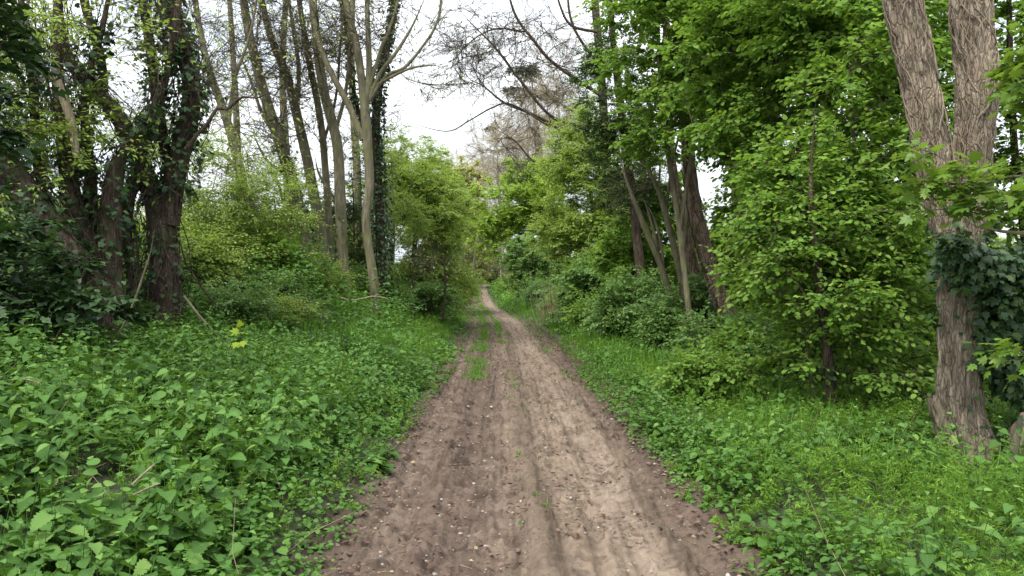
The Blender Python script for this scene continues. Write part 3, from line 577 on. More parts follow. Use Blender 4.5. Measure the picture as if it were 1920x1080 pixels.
LEAF = dict(
    hazel=dict(tpl=ROUND2, mat='hazel', size=.088, tw=6, m=7, tl=.40),
    elder=dict(tpl=DIAM, mat='elder', size=.11, tw=5, m=6, tl=.35),
    hedge=dict(tpl=QUAD, mat='hedge', size=.095, tw=8, m=9, tl=.60),
    lime=dict(tpl=QUAD, mat='lime', size=.13, tw=8, m=10, tl=.65),
    dark=dict(tpl=DIAM, mat='dark', size=.085, tw=6, m=7, tl=.35),
    ivyb=dict(tpl=IVY2, mat='ivy', size=.085, tw=5, m=6, tl=.28),
    catkin=dict(tpl=QUAD, mat='catkin', size=.10, tw=5, m=6, tl=.6),
    blossom=dict(tpl=QUAD, mat='blossom', size=.10, tw=6, m=8, tl=.6),
    fresh=dict(tpl=QUAD, mat='hedge', size=.085, tw=4, m=4, tl=.35),
    pine=dict(tpl=LANCE, mat='pine', size=.55, tw=6, m=6, tl=.9),
    maple=dict(tpl=MAPLE, mat='maple', size=.118, tw=3, m=3, tl=.28),
)
def twiglets(tp, td, tw, tl, horiz=.55, sp=.75):
    n = len(tp); A = np.repeat(tp, tw, 0); d = np.repeat(td, tw, 0) + rng.normal(0, sp, (n * tw, 3)); d[:, 2] *= horiz
    d = nrm(d); l = tl * rng.uniform(.5, 1.25, n * tw); return A, d, l

def foliage(mbf, mbb, tp, td, spec, mult=1.0, twig_r=.003, lt=None):
    tw, m = spec['tw'], spec['m']; A, d, l = twiglets(tp, td, tw, spec['tl'])
    B = A + d * l[:, None]; B[:, 2] -= .12 * l; frusta(mbb, A, B, twig_r, twig_r * .6, 3, .5)
    if spec['m'] == 0: return
    n = len(A); nb = rand_n(n, 1, .38); lc = np.repeat(rng.normal(0, .09, len(tp)), tw)
    for k in range(m):
        f = (k + .7) / m; pos = A + (B - A) * f; sd = nrm(np.cross(d, nb)) * (1 if k % 2 else -1)
        dd = d * rng.uniform(.3, .9, n)[:, None] + sd * rng.uniform(.5, 1.0, n)[:, None]; dd[:, 2] -= rng.uniform(0, .45, n)
        if k == m - 1: dd = d.copy(); dd[:, 2] -= .3
        leaves(mbf, spec['tpl'], pos, dd, nb + rng.normal(0, .22, (n, 3)), spec['size'] * mult * rng.uniform(.6, 1.25, n), np.clip(.45 + lc + rng.normal(0, .17, n), 0, 1))

def ivy_on(mb, poly, rad, dens, thick, size=.075, tpl=IVY, f0=0.0, f1=1.0, side=None):
    q = spline(np.column_stack([poly, rad]), .08); n0, n1 = int(len(q) * f0), max(int(len(q) * f0) + 2, int(len(q) * f1)); q = q[n0:n1]
    n = int(len(q) * .08 * dens); i = rng.integers(0, len(q), n); th = rng.uniform(0, 6.28, n)
    u = unit(th)
    if side is not None:
        k = u @ np.array([side[0], side[1], 0]) > -.2; i, u, n = i[k], u[k], int(k.sum())
    lump = fbm(q[i, 2] * 1.1 + poly[0][0] * 7, u[:, 0] * 1.2, u[:, 1] * 1.2, 3)
    off = q[i, 3] + .01 + thick * (.2 + 1.6 * np.clip(lump - .3, 0, 1)) * rng.uniform(.1, 1, n)
    pos = q[i, :3] + u * off[:, None]; pos[:, 2] += rng.normal(0, .03, n)
    d = u * .55 + rng.normal(0, .35, (n, 3)); d[:, 2] -= .55
    leaves(mb, tpl, pos, d, u + rng.normal(0, .35, (n, 3)) + np.array([0, 0, .45]), size * rng.uniform(.55, 1.3, n), np.clip(rng.beta(2, 2.6, n) + .2 * (lump - .5), 0, 1))

def stem_world(st):
    d0 = st['d']; pts = [(p[0], p[1], p[3] if len(p) > 3 else d0, p[2]) for p in st['p']]
    return np.array([[*P(a, b, d), r / F * d] for a, b, d, r in pts])

TREES = {}
def tree(name, label, cat, stems, bark='bark_grey', blobs=None, n=0, leaf=None, group=None, ivy=None, mult=1.0, seed_from=.35, alpha=.3, twig='twig',
         bare=None, rough=.06, ridge=0, k=10, step=.15, tip=.004, cap=.05, root=True, bare_tl=.5, extra=None, part='trunk', sub=None):
    W = [stem_world(s_) for s_ in stems]
    b = W[0][0, :3].copy(); g = gz((b[0], b[1])); b[2] = g
    t = empty(name, b); tag(t, label, cat, group); TREES[name] = t
    seeds, sd, sl = [], [], []
    for i, (s_, q) in enumerate(zip(stems, W)):
        if s_.get('root', i == 0) and root:
            lo = q[0].copy(); gg = gz((lo[0], lo[1])) - .25
            if lo[2] > gg:
                lo[2] = gg; lo[3] *= 1.18; q = np.vstack([lo, q])
        r = spline(q, s_.get('step', step)); mb = MB()
        if s_['p'][-1][1] > -30 and not s_.get('blunt'):
            r[:, 3] *= np.clip((1 - np.arange(len(r)) / (len(r) - 1)) / .35, .12, 1) ** .8
        tube(mb, r[:, :3], np.maximum(r[:, 3], .002), s_.get('k', k), s_.get('rough', rough), 2.0, .5, rng.uniform(0, 50), s_.get('ridge', ridge))
        mb.build(s_.get('part', part if i == 0 else 'limb'), M[s_.get('bark', bark)], t, smooth=True)
        if s_.get('seed', True):
            fr = s_.get('from', seed_from if i == 0 else .15); kk = np.arange(int(len(r) * fr), len(r), 2); T = nrm(np.gradient(r[:, :3], axis=0))
            seeds.append(r[kk, :3]); sd.append(T[kk]); sl.append(np.linalg.norm(r[kk, :3] - b, axis=1) * .35)
    mbb, mbf = MB(), MB()
    if n and blobs:
        att = blob_pts(blobs, int(n * (1.75 if leaf == 'hazel' else 1.6 if leaf and not bare else 1.6))); Pn, par, D, tips, ns = grow(np.vstack(seeds), np.vstack(sd), np.concatenate(sl), att, alpha, jit=.028 if bare else .05)
        R = radii(par, ns, tip, cap); ed = np.arange(ns, len(par)); pr = par[ed]
        ra = np.where(pr < ns, R[ed], R[np.maximum(pr, ns)] if len(ed) else 0); ra = np.minimum(ra, R[ed] * 1.5)
        big = R[ed] > .012
        frusta(mbb, Pn[pr][big], Pn[ed][big], ra[big], R[ed][big], 6); frusta(mbb, Pn[pr][~big], Pn[ed][~big], ra[~big], R[ed][~big], 4)
        thin = np.concatenate([tips, ed[(R[ed] < tip * 1.9) & (rng.random(len(ed)) < .35)]]); tp, td = Pn[thin], D[thin]
        if bare:
            A, d, l = twiglets(tp, td, bare, bare_tl, .9, .42); B = A + d * l[:, None]; frusta(mbb, A, B, tip * .8, tip * .5, 3)
            C = A + d * (l * rng.uniform(.2, .8, len(l)))[:, None]; d2 = nrm(d + rng.normal(0, .32, d.shape)); frusta(mbb, C, C + d2 * (l * .6)[:, None], tip * .6, tip * .4, 3)
            if leaf:
                s2 = LEAF[leaf]; pick = rng.random(len(B)) < .6; leaves(mbf, s2['tpl'], B[pick], d[pick] + np.array([0, 0, -.2]), rand_n(int(pick.sum()), 1, .5), s2['size'] * mult * rng.uniform(.6, 1.3, int(pick.sum())), np.clip(rng.normal(.5, .2, int(pick.sum())), 0, 1))
        elif leaf: foliage(mbf, mbb, tp, td, LEAF[leaf], mult, tip * .7)
    if mbb.n: mbb.build('branches', M[twig], t)
    if mbf.n: mbf.build('foliage', M[LEAF[leaf]['mat']], t)
    if ivy:
        mi = MB()
        for (si, dens, thick, size, f0, f1) in ivy: ivy_on(mi, W[si][:, :3], W[si][:, 3], dens, thick, size, IVY if W[si][0, 1] < 14 else IVY2, f0, f1)
        mi.build('ivy', M['ivy'], t)
    if extra: extra(t, W)
    return t
def S_(d, *p, **kw): return dict(d=d, p=list(p), **kw)

# ---- left: ivy clad trees close to the track
def vines(W, idx, n, rr, spread=.05, part='vine_stem', mat='bark_dark', k=4, l0=0, l1=1):
    def f(t, W_):
        mb = MB()
        for _ in range(n):
            q = spline(W_[idx[rng.integers(len(idx))]], .12); a = rng.uniform(l0, l1 - .4); b_ = rng.uniform(a + .25, l1); q = q[int(a * len(q)):max(int(a * len(q)) + 4, int(b_ * len(q)))]
            ph = rng.uniform(0, 6.28) + np.cumsum(rng.normal(0, .22, len(q))); o_ = (q[:, 3] * 1.02 + spread * rng.uniform(0, 1) * np.abs(np.sin(np.linspace(0, rng.uniform(2, 7), len(q)))))[:, None]
            tube(mb, q[:, :3] + unit(ph) * o_, np.full(len(q), rr * rng.uniform(.5, 1.3)), k)
        mb.build(part, M[mat], t, smooth=True)
    return f
tree('ivy_clad_tree', 'dark forked tree above the nettle bank, its right stem thick with black green ivy', 'tree',
     [S_(12, (300, 690, 31.2), (305, 600, 28), (308, 500, 25.5), (303, 425, 24.7), (295, 375, 23.1), blunt=True),
      S_(12, (298, 395, 19.7), (262, 300, 17.3), (225, 225, 15.7), (175, 165, 13.2), (130, 115, 10.6), (112, 50, 9.06), (105, -60, 7.41)),
      S_(12, (312, 420, 21.5), (338, 285, 18.1), (360, 180, 17.3), (340, 80, 15.7), (312, 0, 14.1), (300, -90, 12.3)),
      S_(12, (195, 190, 7.41), (192, 130, 8.24), (178, 70, 8.24), (160, 10, 8.24), (148, -70, 7.41)),
      S_(12, (318, 330, 9.86), (296, 200, 9.86), (282, 90, 9.06), (266, -10, 8.24), (255, -90, 7.41)),
      S_(11.6, (348, 280, 4.12), (372, 250, 3.29), (385, 238, 3.29), (408, 203, 3.29), (425, 205, 2.89), (455, 182, 2.47), (480, 184, 2.06), (505, 176, 1.65), (540, 190, 1.23)),
      S_(11.8, (268, 345, 5.76), (240, 370, 6.59), (225, 410, 6.59), seed=False)],
     'bark_dark', [(300, 60, 12, 1.3, 1.2, 1.2), (180, 60, 12, 1.1, 1.2, 1.0), (420, 160, 11.8, .8, .8, .8), (250, -150, 12, 2.2, 2, 1.2), (360, 330, 11.8, .7, .7, .5), (60, 60, 12, 1, 1, 1)], 130, 'fresh', bare=4, bare_tl=.5, rough=.16, k=14, step=.07,
     ivy=[(0, 120, .14, .08, 0, 1), (2, 360, .40, .085, .10, 1), (4, 170, .30, .085, .3, 1), (1, 110, .18, .08, .05, .75), (3, 80, .14, .07, .2, 1)],
     extra=vines(None, [0, 0, 1, 2], 70, .010, .22))
tree('ivy_clad_tree', 'cluster of dark upright stems tangled with creeper and carrying a pale snapped branch', 'tree',
     [S_(11, (215, 650, 34), (205, 560, 28.9), (185, 490, 22.1), (150, 420, 17.8), (128, 330, 15.3), (114, 200, 11.9), (106, 100, 9.35), (112, -60, 7.65)),
      S_(11, (205, 600, 25.5), (206, 450, 20.4), (214, 340, 16.2), (232, 285, 10.2), (275, 220, 6.8), (300, 150, 4.25)),
      S_(11.2, (190, 560, 18.6), (172, 440, 13.6), (170, 330, 10.2), (160, 200, 6.8), (190, 60, 5.1), (215, -60, 3.4)),
      S_(10.6, (113, 160, 6.8), (70, 118, 5.1), (52, 100, 3.4), bark='wood', seed=False, part='broken_branch'),
      S_(10.5, (104, 130, 6.8), (112, 165, 7.65), (125, 200, 8.07), (136, 240, 7.65), (144, 296, 6.37), bark='wood', seed=False, blunt=True, part='broken_branch', k=12, rough=.14)],
     'bark_dark', [(110, 120, 11, 1.1, 1.2, 1.0), (60, 250, 11, .8, .8, .6), (40, 60, 11.5, 1.2, 1.2, 1), (190, 0, 11, 1, 1, .8), (170, 260, 10.8, .9, .7, .7), (80, 330, 10.6, .6, .6, .4)], 150, 'fresh', mult=1.0, rough=.16, k=14, step=.07,
     ivy=[(0, 120, .22, .085, .0, .55), (1, 190, .34, .085, .25, .9), (2, 170, .34, .085, .3, .85)], extra=vines(None, [0, 0, 1, 2], 80, .008, .32))
tree('leaning_tree', 'thick dark trunk leaning down from the left edge into the creeper tangle', 'tree',
     [S_(10.4, (190, 640, 29.8), (165, 560, 29.8), (120, 470, 31.5), (55, 380, 31.5), (0, 310, 31.5), (-90, 220, 29.8), (-260, 60, 24.8)), S_(10.4, (-60, 250, 16.6), (-70, 100, 14.9), (-60, -80, 12.4))],
     'bark_dark', [(-60, 100, 10.4, 1.2, 1, .9), (20, 220, 10, .5, .6, .45)], 40, 'hedge', mult=.8, rough=.16, k=16, step=.07, ivy=[(0, 260, .24, .085, .05, .8)], extra=vines(None, [0], 26, .008, .2, l1=.8))
tree('holly_tree', 'dark glossy leaves of an evergreen hanging in at the top left corner', 'tree',
     [S_(6.5, (-150, 760, 20), (-140, 400, 18), (-120, 100, 14), (-90, -150, 10))], 'bark_dark', [(-5, 75, 6.5, .22, .35, .32), (-50, 200, 6.5, .3, .4, .4), (-90, -60, 6.5, .5, .5, .4)], 60, 'ivyb', mult=.9)
tree('bramble_bush', 'dark leaved bramble and ivy bush at the left edge above the nettles', 'bush',
     [S_(9.6, (60, 640, 5), (50, 540, 4), (40, 450, 3)), S_(9.4, (120, 640, 4), (140, 560, 3), (160, 500, 2))], 'bark_dark', [(20, 510, 9.4, .75, .6, .62), (110, 570, 9.2, .55, .5, .40), (-80, 560, 9, .8, .6, .7)], 130, 'ivyb', seed_from=.2, mult=1.15, tip=.003)
tree('dead_sapling', 'thin leaning grey dead stem propped against the ivy clad trunk', 'tree', [S_(9.9, (180, 690, 2.6), (215, 640, 2.8), (250, 570, 2.4), (283, 470, 2), (290, 430, 1.2))], 'bark_grey', rough=.08, k=8)

tree('ivy_stem_tree', 'thin ivy wrapped stem leaning right between the creeper tangle and the forked tree', 'tree', [S_(11.6, (232, 660, 11), (248, 540, 10), (238, 420, 9), (262, 300, 8), (305, 170, 7), (330, 40, 6), (345, -80, 5))], 'bark_dark', [(330, 60, 11.6, .7, .7, .8), (280, 230, 11.6, .5, .5, .5)], 50, 'fresh', bare=4, bare_tl=.4, rough=.14, ivy=[(0, 120, .14, .08, .1, .8)], extra=vines(None, [0], 22, .008, .2))
tree('ivy_stem_tree', 'thin dark stem slanting left behind the pale snapped branch', 'tree', [S_(11.8, (160, 660, 11), (150, 560, 10), (95, 420, 9), (70, 290, 8), (60, 140, 7), (30, -60, 5))], 'bark_dark', [(60, 150, 11.8, .8, .8, .8), (90, 330, 11.8, .5, .5, .5)], 60, 'fresh', bare=4, bare_tl=.4, rough=.14, ivy=[(0, 110, .14, .08, .1, .7)], extra=vines(None, [0], 30, .008, .25))

# ---- left: slender grey trees behind
GSL = 'slender bare trees left of the track'
tw_up = lambda x, d, wd=1.6: [(x, -120, d, wd, 1.6, 1.6), (x + 10, 90, d, wd * .8, 1.2, 1.3)]
tree('slender_tree', 'grey slanting tree standing apart at the left end of the slender group', 'tree',
     [S_(19, (498, 560, 9.84), (490, 480, 9.02), (465, 390, 9.02), (448, 310, 9.02), (425, 225, 8.2), (392, 130, 6.56), (372, 40, 5.74), (355, -90, 4.92)), S_(19.4, (560, 540, 7.38), (530, 490, 6.56), (500, 440, 5.74), (470, 390, 4.92), root=True), S_(19, (428, 240, 4.1), (440, 150, 3.28), (470, 60, 2.46), (490, -60, 1.64)), S_(19, (452, 330, 4.1), (420, 290, 4.1), (385, 285, 3.28), (350, 230, 2.46))],
     'bark_grey', tw_up(385, 19) + [(430, 260, 19, 1.2, 1, 1.2)], 165, 'fresh', GSL, bare=3, tip=.008, ivy=[(0, 12, .08, .09, .3, .6)])
tree('slender_tree', 'mossy trunk bowing left with dark ivy on its lower half, in the slender group', 'tree',
     [S_(21, (600, 580, 13.1), (580, 480, 12.3), (556, 370, 11.5), (526, 270, 10.7), (500, 190, 9.84), (481, 120, 9.02), (461, 30, 8.2), (448, -90, 6.56)), S_(21, (520, 260, 4.1), (490, 210, 3.28), (470, 150, 2.46), (430, 60, 1.64)), S_(21, (545, 330, 3.28), (500, 300, 2.46), (470, 240, 1.64))],
     'bark_grey', tw_up(460, 21) + [(510, 230, 21, .8, 1, 1.0)], 180, 'catkin', GSL, bare=3, tip=.008, mult=1.2, ivy=[(0, 110, .16, .10, .0, .55), (0, 15, .1, .09, .5, .9)])
tree('slender_tree', 'straight mossy trunk rising between two bowing neighbours in the slender group', 'tree',
     [S_(22, (622, 580, 11.5), (607, 470, 10.7), (582, 330, 9.84), (560, 230, 9.02), (540, 150, 8.2), (505, 60, 6.56), (478, -60, 5.74)), S_(22, (556, 215, 4.92), (560, 130, 4.1), (545, 20, 3.28), (530, -80, 2.46))],
     'bark_grey', tw_up(500, 22) + [(550, 150, 22, 1, 1, 1.3)], 165, 'catkin', GSL, bare=4, tip=.008, mult=.8)
tree('slender_tree', 'tall pale stem with crooked top just left of the thickest grey trunk', 'tree',
     [S_(22.5, (628, 580, 8.2), (618, 440, 7.38), (611, 330, 6.56), (600, 220, 6.56), (575, 90, 5.74), (550, -70, 4.1)), S_(22.5, (606, 270, 3.28), (630, 180, 2.46), (640, 60, 2.46), (655, -60, 1.64))],
     'bark_grey', tw_up(570, 22.5, 1.3) + [(610, 200, 22.5, .8, 1, 1)], 135, 'fresh', GSL, bare=4, tip=.008)
tree('slender_tree', 'thickest grey trunk in the middle of the slender group, straight below and bending left above', 'tree',
     [S_(21.5, (650, 585, 12.3), (642, 480, 10.7), (638, 380, 10.7), (632, 270, 9.84), (607, 170, 9.02), (592, 60, 8.2), (580, -80, 6.56)), S_(21.5, (628, 250, 4.1), (650, 160, 3.28), (655, 40, 3.28), (640, -60, 2.46)), S_(21.5, (640, 390, 2.46), (600, 330, 2.46), (590, 290, 1.64))],
     'bark_grey', tw_up(600, 21.5) + [(610, 130, 21.5, 1, 1, 1.2)], 165, 'fresh', GSL, bare=3, tip=.008, ivy=[(0, 25, .1, .09, 0, .3)])
tree('slender_tree', 'slender grey tree in front of the others, kinked halfway, nearest the track', 'tree',
     [S_(20, (704, 625, 10.7), (702, 540, 9.43), (692, 470, 8.2), (686, 410, 8.2), (693, 350, 8.2), (690, 280, 9.02), (684, 200, 9.02), (677, 140, 7.38), (668, 80, 6.56), (650, 10, 5.74), (636, -90, 4.92)),
      S_(20, (686, 200, 6.56), (692, 130, 5.74), (690, 60, 4.92), (685, -90, 4.1)), S_(20, (681, 262, 6.56), (655, 200, 5.74), (628, 150, 5.74), (605, 100, 4.92), (590, 40, 4.1), (572, -90, 3.28)),
      S_(20, (687, 200, 4.1), (712, 140, 4.1), (745, 95, 3.28), (775, 45, 2.46), (803, -20, 2.46)), S_(20, (688, 195, 4.1), (725, 142, 3.28), (757, 128, 3.28), (790, 90, 2.46), (820, 40, 2.46), (832, -40, 1.64)),
      S_(20, (692, 168, 3.28), (730, 146, 3.28), (770, 128, 2.46), (805, 123, 2.05), (845, 126, 1.23)), S_(20, (690, 175, 3.28), (712, 100, 3.28), (735, 40, 2.46), (757, -40, 2.46))],
     'bark_grey', [(740, 40, 20, 1.6, 1.4, 1.2), (640, 40, 20, 1.2, 1.2, 1.2), (690, -140, 20, 2.2, 2, 1.4), (790, 150, 20, .7, .8, .4)], 195, 'fresh', GSL, bare=4, tip=.008, alpha=.2, seed_from=.65)
tree('ivy_clad_tree', 'upright trunk hidden in dark ivy directly behind the kinked grey tree', 'tree',
     [S_(23, (716, 590, 9.84), (712, 400, 9.02), (705, 280, 8.2), (708, 180, 8.2), (724, 90, 8.2), (738, 20, 7.38), (748, -90, 6.56)), S_(23, (706, 300, 4.1), (670, 200, 4.1), (652, 90, 3.28), (640, -40, 3.28))],
     'bark_dark', [(740, -80, 23, 1.6, 1.4, 1.4), (700, 220, 23, .9, .8, 1.6)], 60, None, bare=3, tip=.008, ivy=[(0, 400, .38, .10, .0, .7), (0, 200, .20, .10, .65, 1), (1, 120, .18, .11, .1, 1)])
tree('slender_tree', 'thin dark stem forking among the slender trunks, left of the bowing mossy one', 'tree',
     [S_(20.5, (560, 560, 5.74), (548, 470, 4.92), (535, 390, 4.1), (515, 330, 3.28), (490, 300, 2.46)), S_(20.5, (540, 410, 2.46), (550, 330, 2.46), (530, 240, 1.64), (545, 160, 1.23))], 'bark_dark', [(520, 330, 20.5, .8, .7, .7)], 60, 'fresh', GSL, bare=3, tip=.004)
for i, (x0, x1, x2, d, r, lab) in enumerate(((470, 440, 425, 30, 7, 'far thin pale trunk seen between the slanting tree and the bowing mossy trunk'), (545, 530, 540, 31, 8, 'far straight stem half hidden behind the bowing mossy trunk'), (668, 660, 662, 29, 8, 'far straight stem seen between the thickest grey trunk and the kinked tree'))):
    tree('slender_tree', lab, 'tree', [S_(d, (x0, 560, r), (x1 + 10, 350, r), (x1, 150, r * .8), (x2, -80, r * .6))], 'bark_grey', [(x1, 60, d, 1.8, 1.5, 2.6), (x2, -150, d, 2, 2, 1.5)], 135, 'catkin', GSL, bare=3, tip=.005, mult=.9)

# ---- left: young trees filling the gaps
GY = 'young leafy trees among the slender trunks'
for px, d, top, sp_, nn, lf, lab in ((425, 16.5, 300, .8, 60, 'hedge', 'young leafy tree in front of the slanting tree'), (515, 18, 330, .8, 60, 'hedge', 'young tree with pale leaves between the slanting tree and the slender group'), (590, 24, 300, .8, 50, 'dark', 'ivy dark young tree behind the middle of the slender group'), (660, 24.5, 270, 1.0, 80, 'dark', 'ivy dark young tree behind the thickest grey trunk'), (350, 17, 250, 1.0, 70, 'hedge', 'young leafy tree just right of the forked ivy tree'), (735, 27, 250, .9, 70, 'hedge', 'young leafy tree rising between the ivy trunk and the hawthorn')):
    yb = HZ + (H - gz(((px - 960) / F * d, d))) / d * F; u = F / d
    tree('young_tree', lab, 'tree', [S_(d, (px, yb, .035 * u), (px + 4, (yb + top) / 2 + 20, .026 * u), (px - 3, top, .012 * u)), S_(d, (px + 3, (yb + top) / 2 + 50, .018 * u), (px + .5 * u, (yb + top) / 2, .014 * u), (px + .8 * u, top + 40, .006 * u))], 'bark_dark' if lf == 'dark' else 'bark_grey', [(px, top + 30, d, sp_, sp_, sp_ * .9), (px + .3 * u, (yb + top) / 2, d, sp_, sp_, sp_ * 1.2), (px - .3 * u, (yb + top) / 2 + 40, d, sp_ * .8, sp_, sp_)], nn, lf, GY, seed_from=.25, mult=.72, tip=.004)

# ---- left: bushes
tree('hedge_bush', 'bright green bushy mound on the bank between the ivy clad tree and the slanting tree', 'bush', [S_(19, (390, 560, 5), (395, 500, 4), (400, 450, 3)), S_(19, (370, 550, 4), (350, 500, 3), (345, 450, 2)), S_(19, (430, 550, 4), (450, 500, 3), (455, 470, 2))], 'bark_dark', [(385, 470, 19, .9, 1.1, 1.0), (345, 430, 19, .6, .8, 1.0), (450, 530, 18.5, .8, .7, .5), (430, 440, 19.5, .5, .7, .8)], 200, 'hedge', seed_from=.1, mult=.8)
tree('hedge_bush', 'leafy green bush filling the gap behind the creeper tangle and the leaning trunk', 'bush', [S_(15.5, (40, 560, 5), (30, 480, 4), (25, 400, 3)), S_(15.5, (120, 560, 4), (160, 480, 3), (170, 420, 2))], 'bark_dark', [(40, 430, 15.5, 1.2, .9, .8), (230, 470, 16, 1.0, .9, .75), (140, 470, 16, .9, .9, .8)], 230, 'hedge', seed_from=.1, mult=.85)
tree('sapling', 'low leafy sapling on the bank in front of the slender trees', 'bush', [S_(15.5, (430, 620, 3), (440, 560, 3), (455, 510, 2)), S_(15.5, (520, 620, 3), (530, 570, 2), (545, 530, 2))], 'bark_dark', [(440, 555, 15.5, .7, .6, .42), (540, 565, 15.5, .65, .6, .40), (350, 590, 14.5, .5, .5, .35)], 150, 'elder', seed_from=.1, mult=.8)
tree('hawthorn_bush', 'tall bright hawthorn bush right of the slender trees, leafing to the ground', 'bush', [S_(30, (770, 590, 6), (775, 500, 5), (780, 400, 4), (775, 320, 3)), S_(30, (740, 590, 5), (735, 480, 4), (730, 400, 3))], 'bark_dark', [(780, 440, 30, 1.7, 1.6, 2.3), (735, 370, 30, 1.3, 1.2, 1.7), (805, 500, 30, 1.2, 1.3, 1.3), (765, 320, 30.5, 1.1, .9, 1.0), (820, 400, 30.5, .7, .9, 1.2), (780, 540, 29.5, 1.3, 1.1, .7), (835, 540, 31, 1.0, 1.1, .8)], 430, 'hedge', seed_from=.1, mult=1.15, tip=.005)
tree('hawthorn_bush', 'rounded pale green bush where the left hedge meets the bend of the track', 'bush', [S_(42, (830, 560, 5), (828, 480, 4), (825, 400, 3)), S_(42, (800, 560, 5), (800, 460, 4), (795, 380, 3))], 'bark_dark', [(825, 440, 42, 1.5, 1.8, 2.8), (795, 365, 43, 1.8, 1.4, 2.4), (845, 490, 42, .7, 1.2, 1.4), (840, 400, 44, 1.0, 1.2, 1.8), (835, 530, 43, 1.6, 1.3, .9)], 380, 'hedge', seed_from=.1, mult=1.5, tip=.007)
tree('bramble_bush', 'dark tangled bush at the foot of the hawthorn with dangling yellow green catkins', 'bush', [S_(26, (745, 610, 3), (745, 585, 2.5), (750, 560, 2)), S_(26, (800, 610, 3), (808, 585, 2), (812, 560, 1.5))], 'bark_dark', [(750, 560, 26, 1.1, .9, .6), (810, 560, 26.5, .8, .8, .6)], 170, 'elder', seed_from=.1, mult=.9)
tree('catkin_bush', 'sparse stems hung with pale yellow catkins in front of the dark bush', 'bush', [S_(25, (770, 600, 2), (775, 540, 2), (765, 480, 1.5)), S_(25, (830, 600, 2), (835, 520, 2), (825, 460, 1.5))], 'bark_dark', [(800, 490, 25, .9, .6, .55)], 30, 'catkin', bare=3, mult=.9, seed_from=.2)

tree('bramble_bush', 'dark ivy and bramble thicket filling the gaps between the feet of the slender trunks', 'bush', [S_(25, (560, 560, 4), (565, 500, 3), (560, 450, 2)), S_(25, (610, 570, 4), (615, 500, 3), (610, 430, 2)), S_(25, (670, 580, 4), (675, 500, 3), (670, 440, 2))], 'bark_dark', [(570, 490, 25, .9, .8, .8), (615, 500, 25.5, .8, .8, 1.1), (675, 500, 25, .8, .8, 1.2), (540, 430, 26, .8, .8, .7), (600, 410, 25.5, .7, .7, .8), (650, 400, 25.5, .6, .6, .9), (500, 450, 26, .7, .7, .6)], 260, 'dark', mult=1.1, seed_from=.1)
tree('hedge_bush', 'yellow green bush on the bank top right behind the slanting tree', 'bush', [S_(22, (450, 560, 4), (455, 490, 3), (455, 430, 2)), S_(22, (500, 560, 4), (510, 480, 3), (515, 430, 2))], 'bark_dark', [(455, 450, 22, .9, .9, .9), (510, 455, 22.5, .8, .8, .8), (480, 500, 21.5, 1.0, .8, .6)], 190, 'hedge', seed_from=.1)
# ---- centre distance
tree('bare_bush', 'brown leafless thicket at the end of the left hedge by the bend', 'bush', [S_(70, (865, 540, 3), (865, 480, 2.5), (862, 430, 2)), S_(70, (885, 530, 3), (890, 480, 2), (893, 440, 2))], 'twig', [(868, 490, 76, 1.2, 2, 2.0), (845, 440, 76, 1.8, 2, 2.4), (835, 480, 72, 1.5, 2, 2.2)], 110, 'hedge', bare=4, tip=.011, bare_tl=1.0, seed_from=.1, mult=1.6)
tree('blossom_tree', 'pale yellow flowering tree glowing above the bend of the track', 'tree', [S_(92, (880, 540, 3), (878, 450, 3), (872, 380, 2)), ], 'twig', [(868, 370, 88, 3.2, 2.5, 3.6), (890, 430, 90, 3.0, 2.5, 3.4), (855, 340, 89, 2.4, 2, 2), (875, 480, 90, 3.0, 2, 2.4)], 330, 'blossom', mult=3.0, tip=.012, seed_from=.1)
tree('lime_green_tree', 'lime green small tree arching over the track from the right', 'tree', [S_(52, (1068, 560, 5), (1045, 490, 5), (1022, 440, 4.5), (990, 405, 4), (950, 390, 3)), S_(52, (1025, 445, 3), (1010, 390, 3), (985, 350, 2)), S_(52, (1030, 460, 3), (980, 440, 2.5), (930, 430, 2))], 'bark_dark',
     [(960, 395, 52, 2.8, 2, 1.7), (1010, 370, 52, 2.2, 2, 1.6), (920, 425, 51, 1.1, 1.4, 1.5), (985, 335, 53, 1.7, 1.5, 1.2), (1045, 420, 52, 1.6, 1.5, 1.6), (1020, 480, 53, 1.6, 1.5, 1.4)], 340, 'lime', mult=1.25, tip=.008, seed_from=.25)
tree('ivy_bush', 'dark green rounded bush under the arching lime green tree', 'bush', [S_(48, (1000, 550, 4), (1000, 500, 3), (998, 470, 2))], 'bark_dark', [(995, 495, 48, 1.5, 1.4, 1.4), (975, 470, 49, 1.0, 1.0, .8)], 190, 'elder', mult=1.5, seed_from=.1, tip=.007)
tree('bare_bush', 'grey brown scrub on the right bank just past the lime green tree', 'bush', [S_(74, (945, 530, 3), (940, 490, 2), (938, 450, 2))], 'twig', [(955, 490, 74, 1.6, 2, 2.0), (930, 455, 80, 1.4, 2, 2.0)], 90, 'hedge', bare=5, tip=.011, bare_tl=1.0, mult=1.7, seed_from=.1)
tree('lime_green_bush', 'lime green bush closing the view beyond the bend of the track', 'bush', [S_(116, (900, 525, 3), (900, 490, 3), (896, 450, 2))], 'bark_dark', [(890, 490, 116, 3.2, 2, 3.0), (915, 470, 117, 3, 2, 3.4), (870, 470, 117, 3, 2, 3.2), (935, 500, 115, 2.6, 2, 2.2)], 300, 'lime', mult=2.2, tip=.012, seed_from=.1)
tree('hawthorn_bush', 'tall green trees edge filling the sky line beyond the bend of the track', 'bush', [S_(124, (905, 520, 3), (905, 480, 3), (900, 440, 2))], 'bark_dark', [(905, 500, 122, 5, 3, 3.6), (860, 490, 126, 4, 3, 5), (950, 490, 124, 5, 3, 5), (895, 450, 128, 6, 3, 4)], 380, 'hedge', mult=2.6, tip=.014, seed_from=.1)
GB = 'pale bare trees behind the bend'
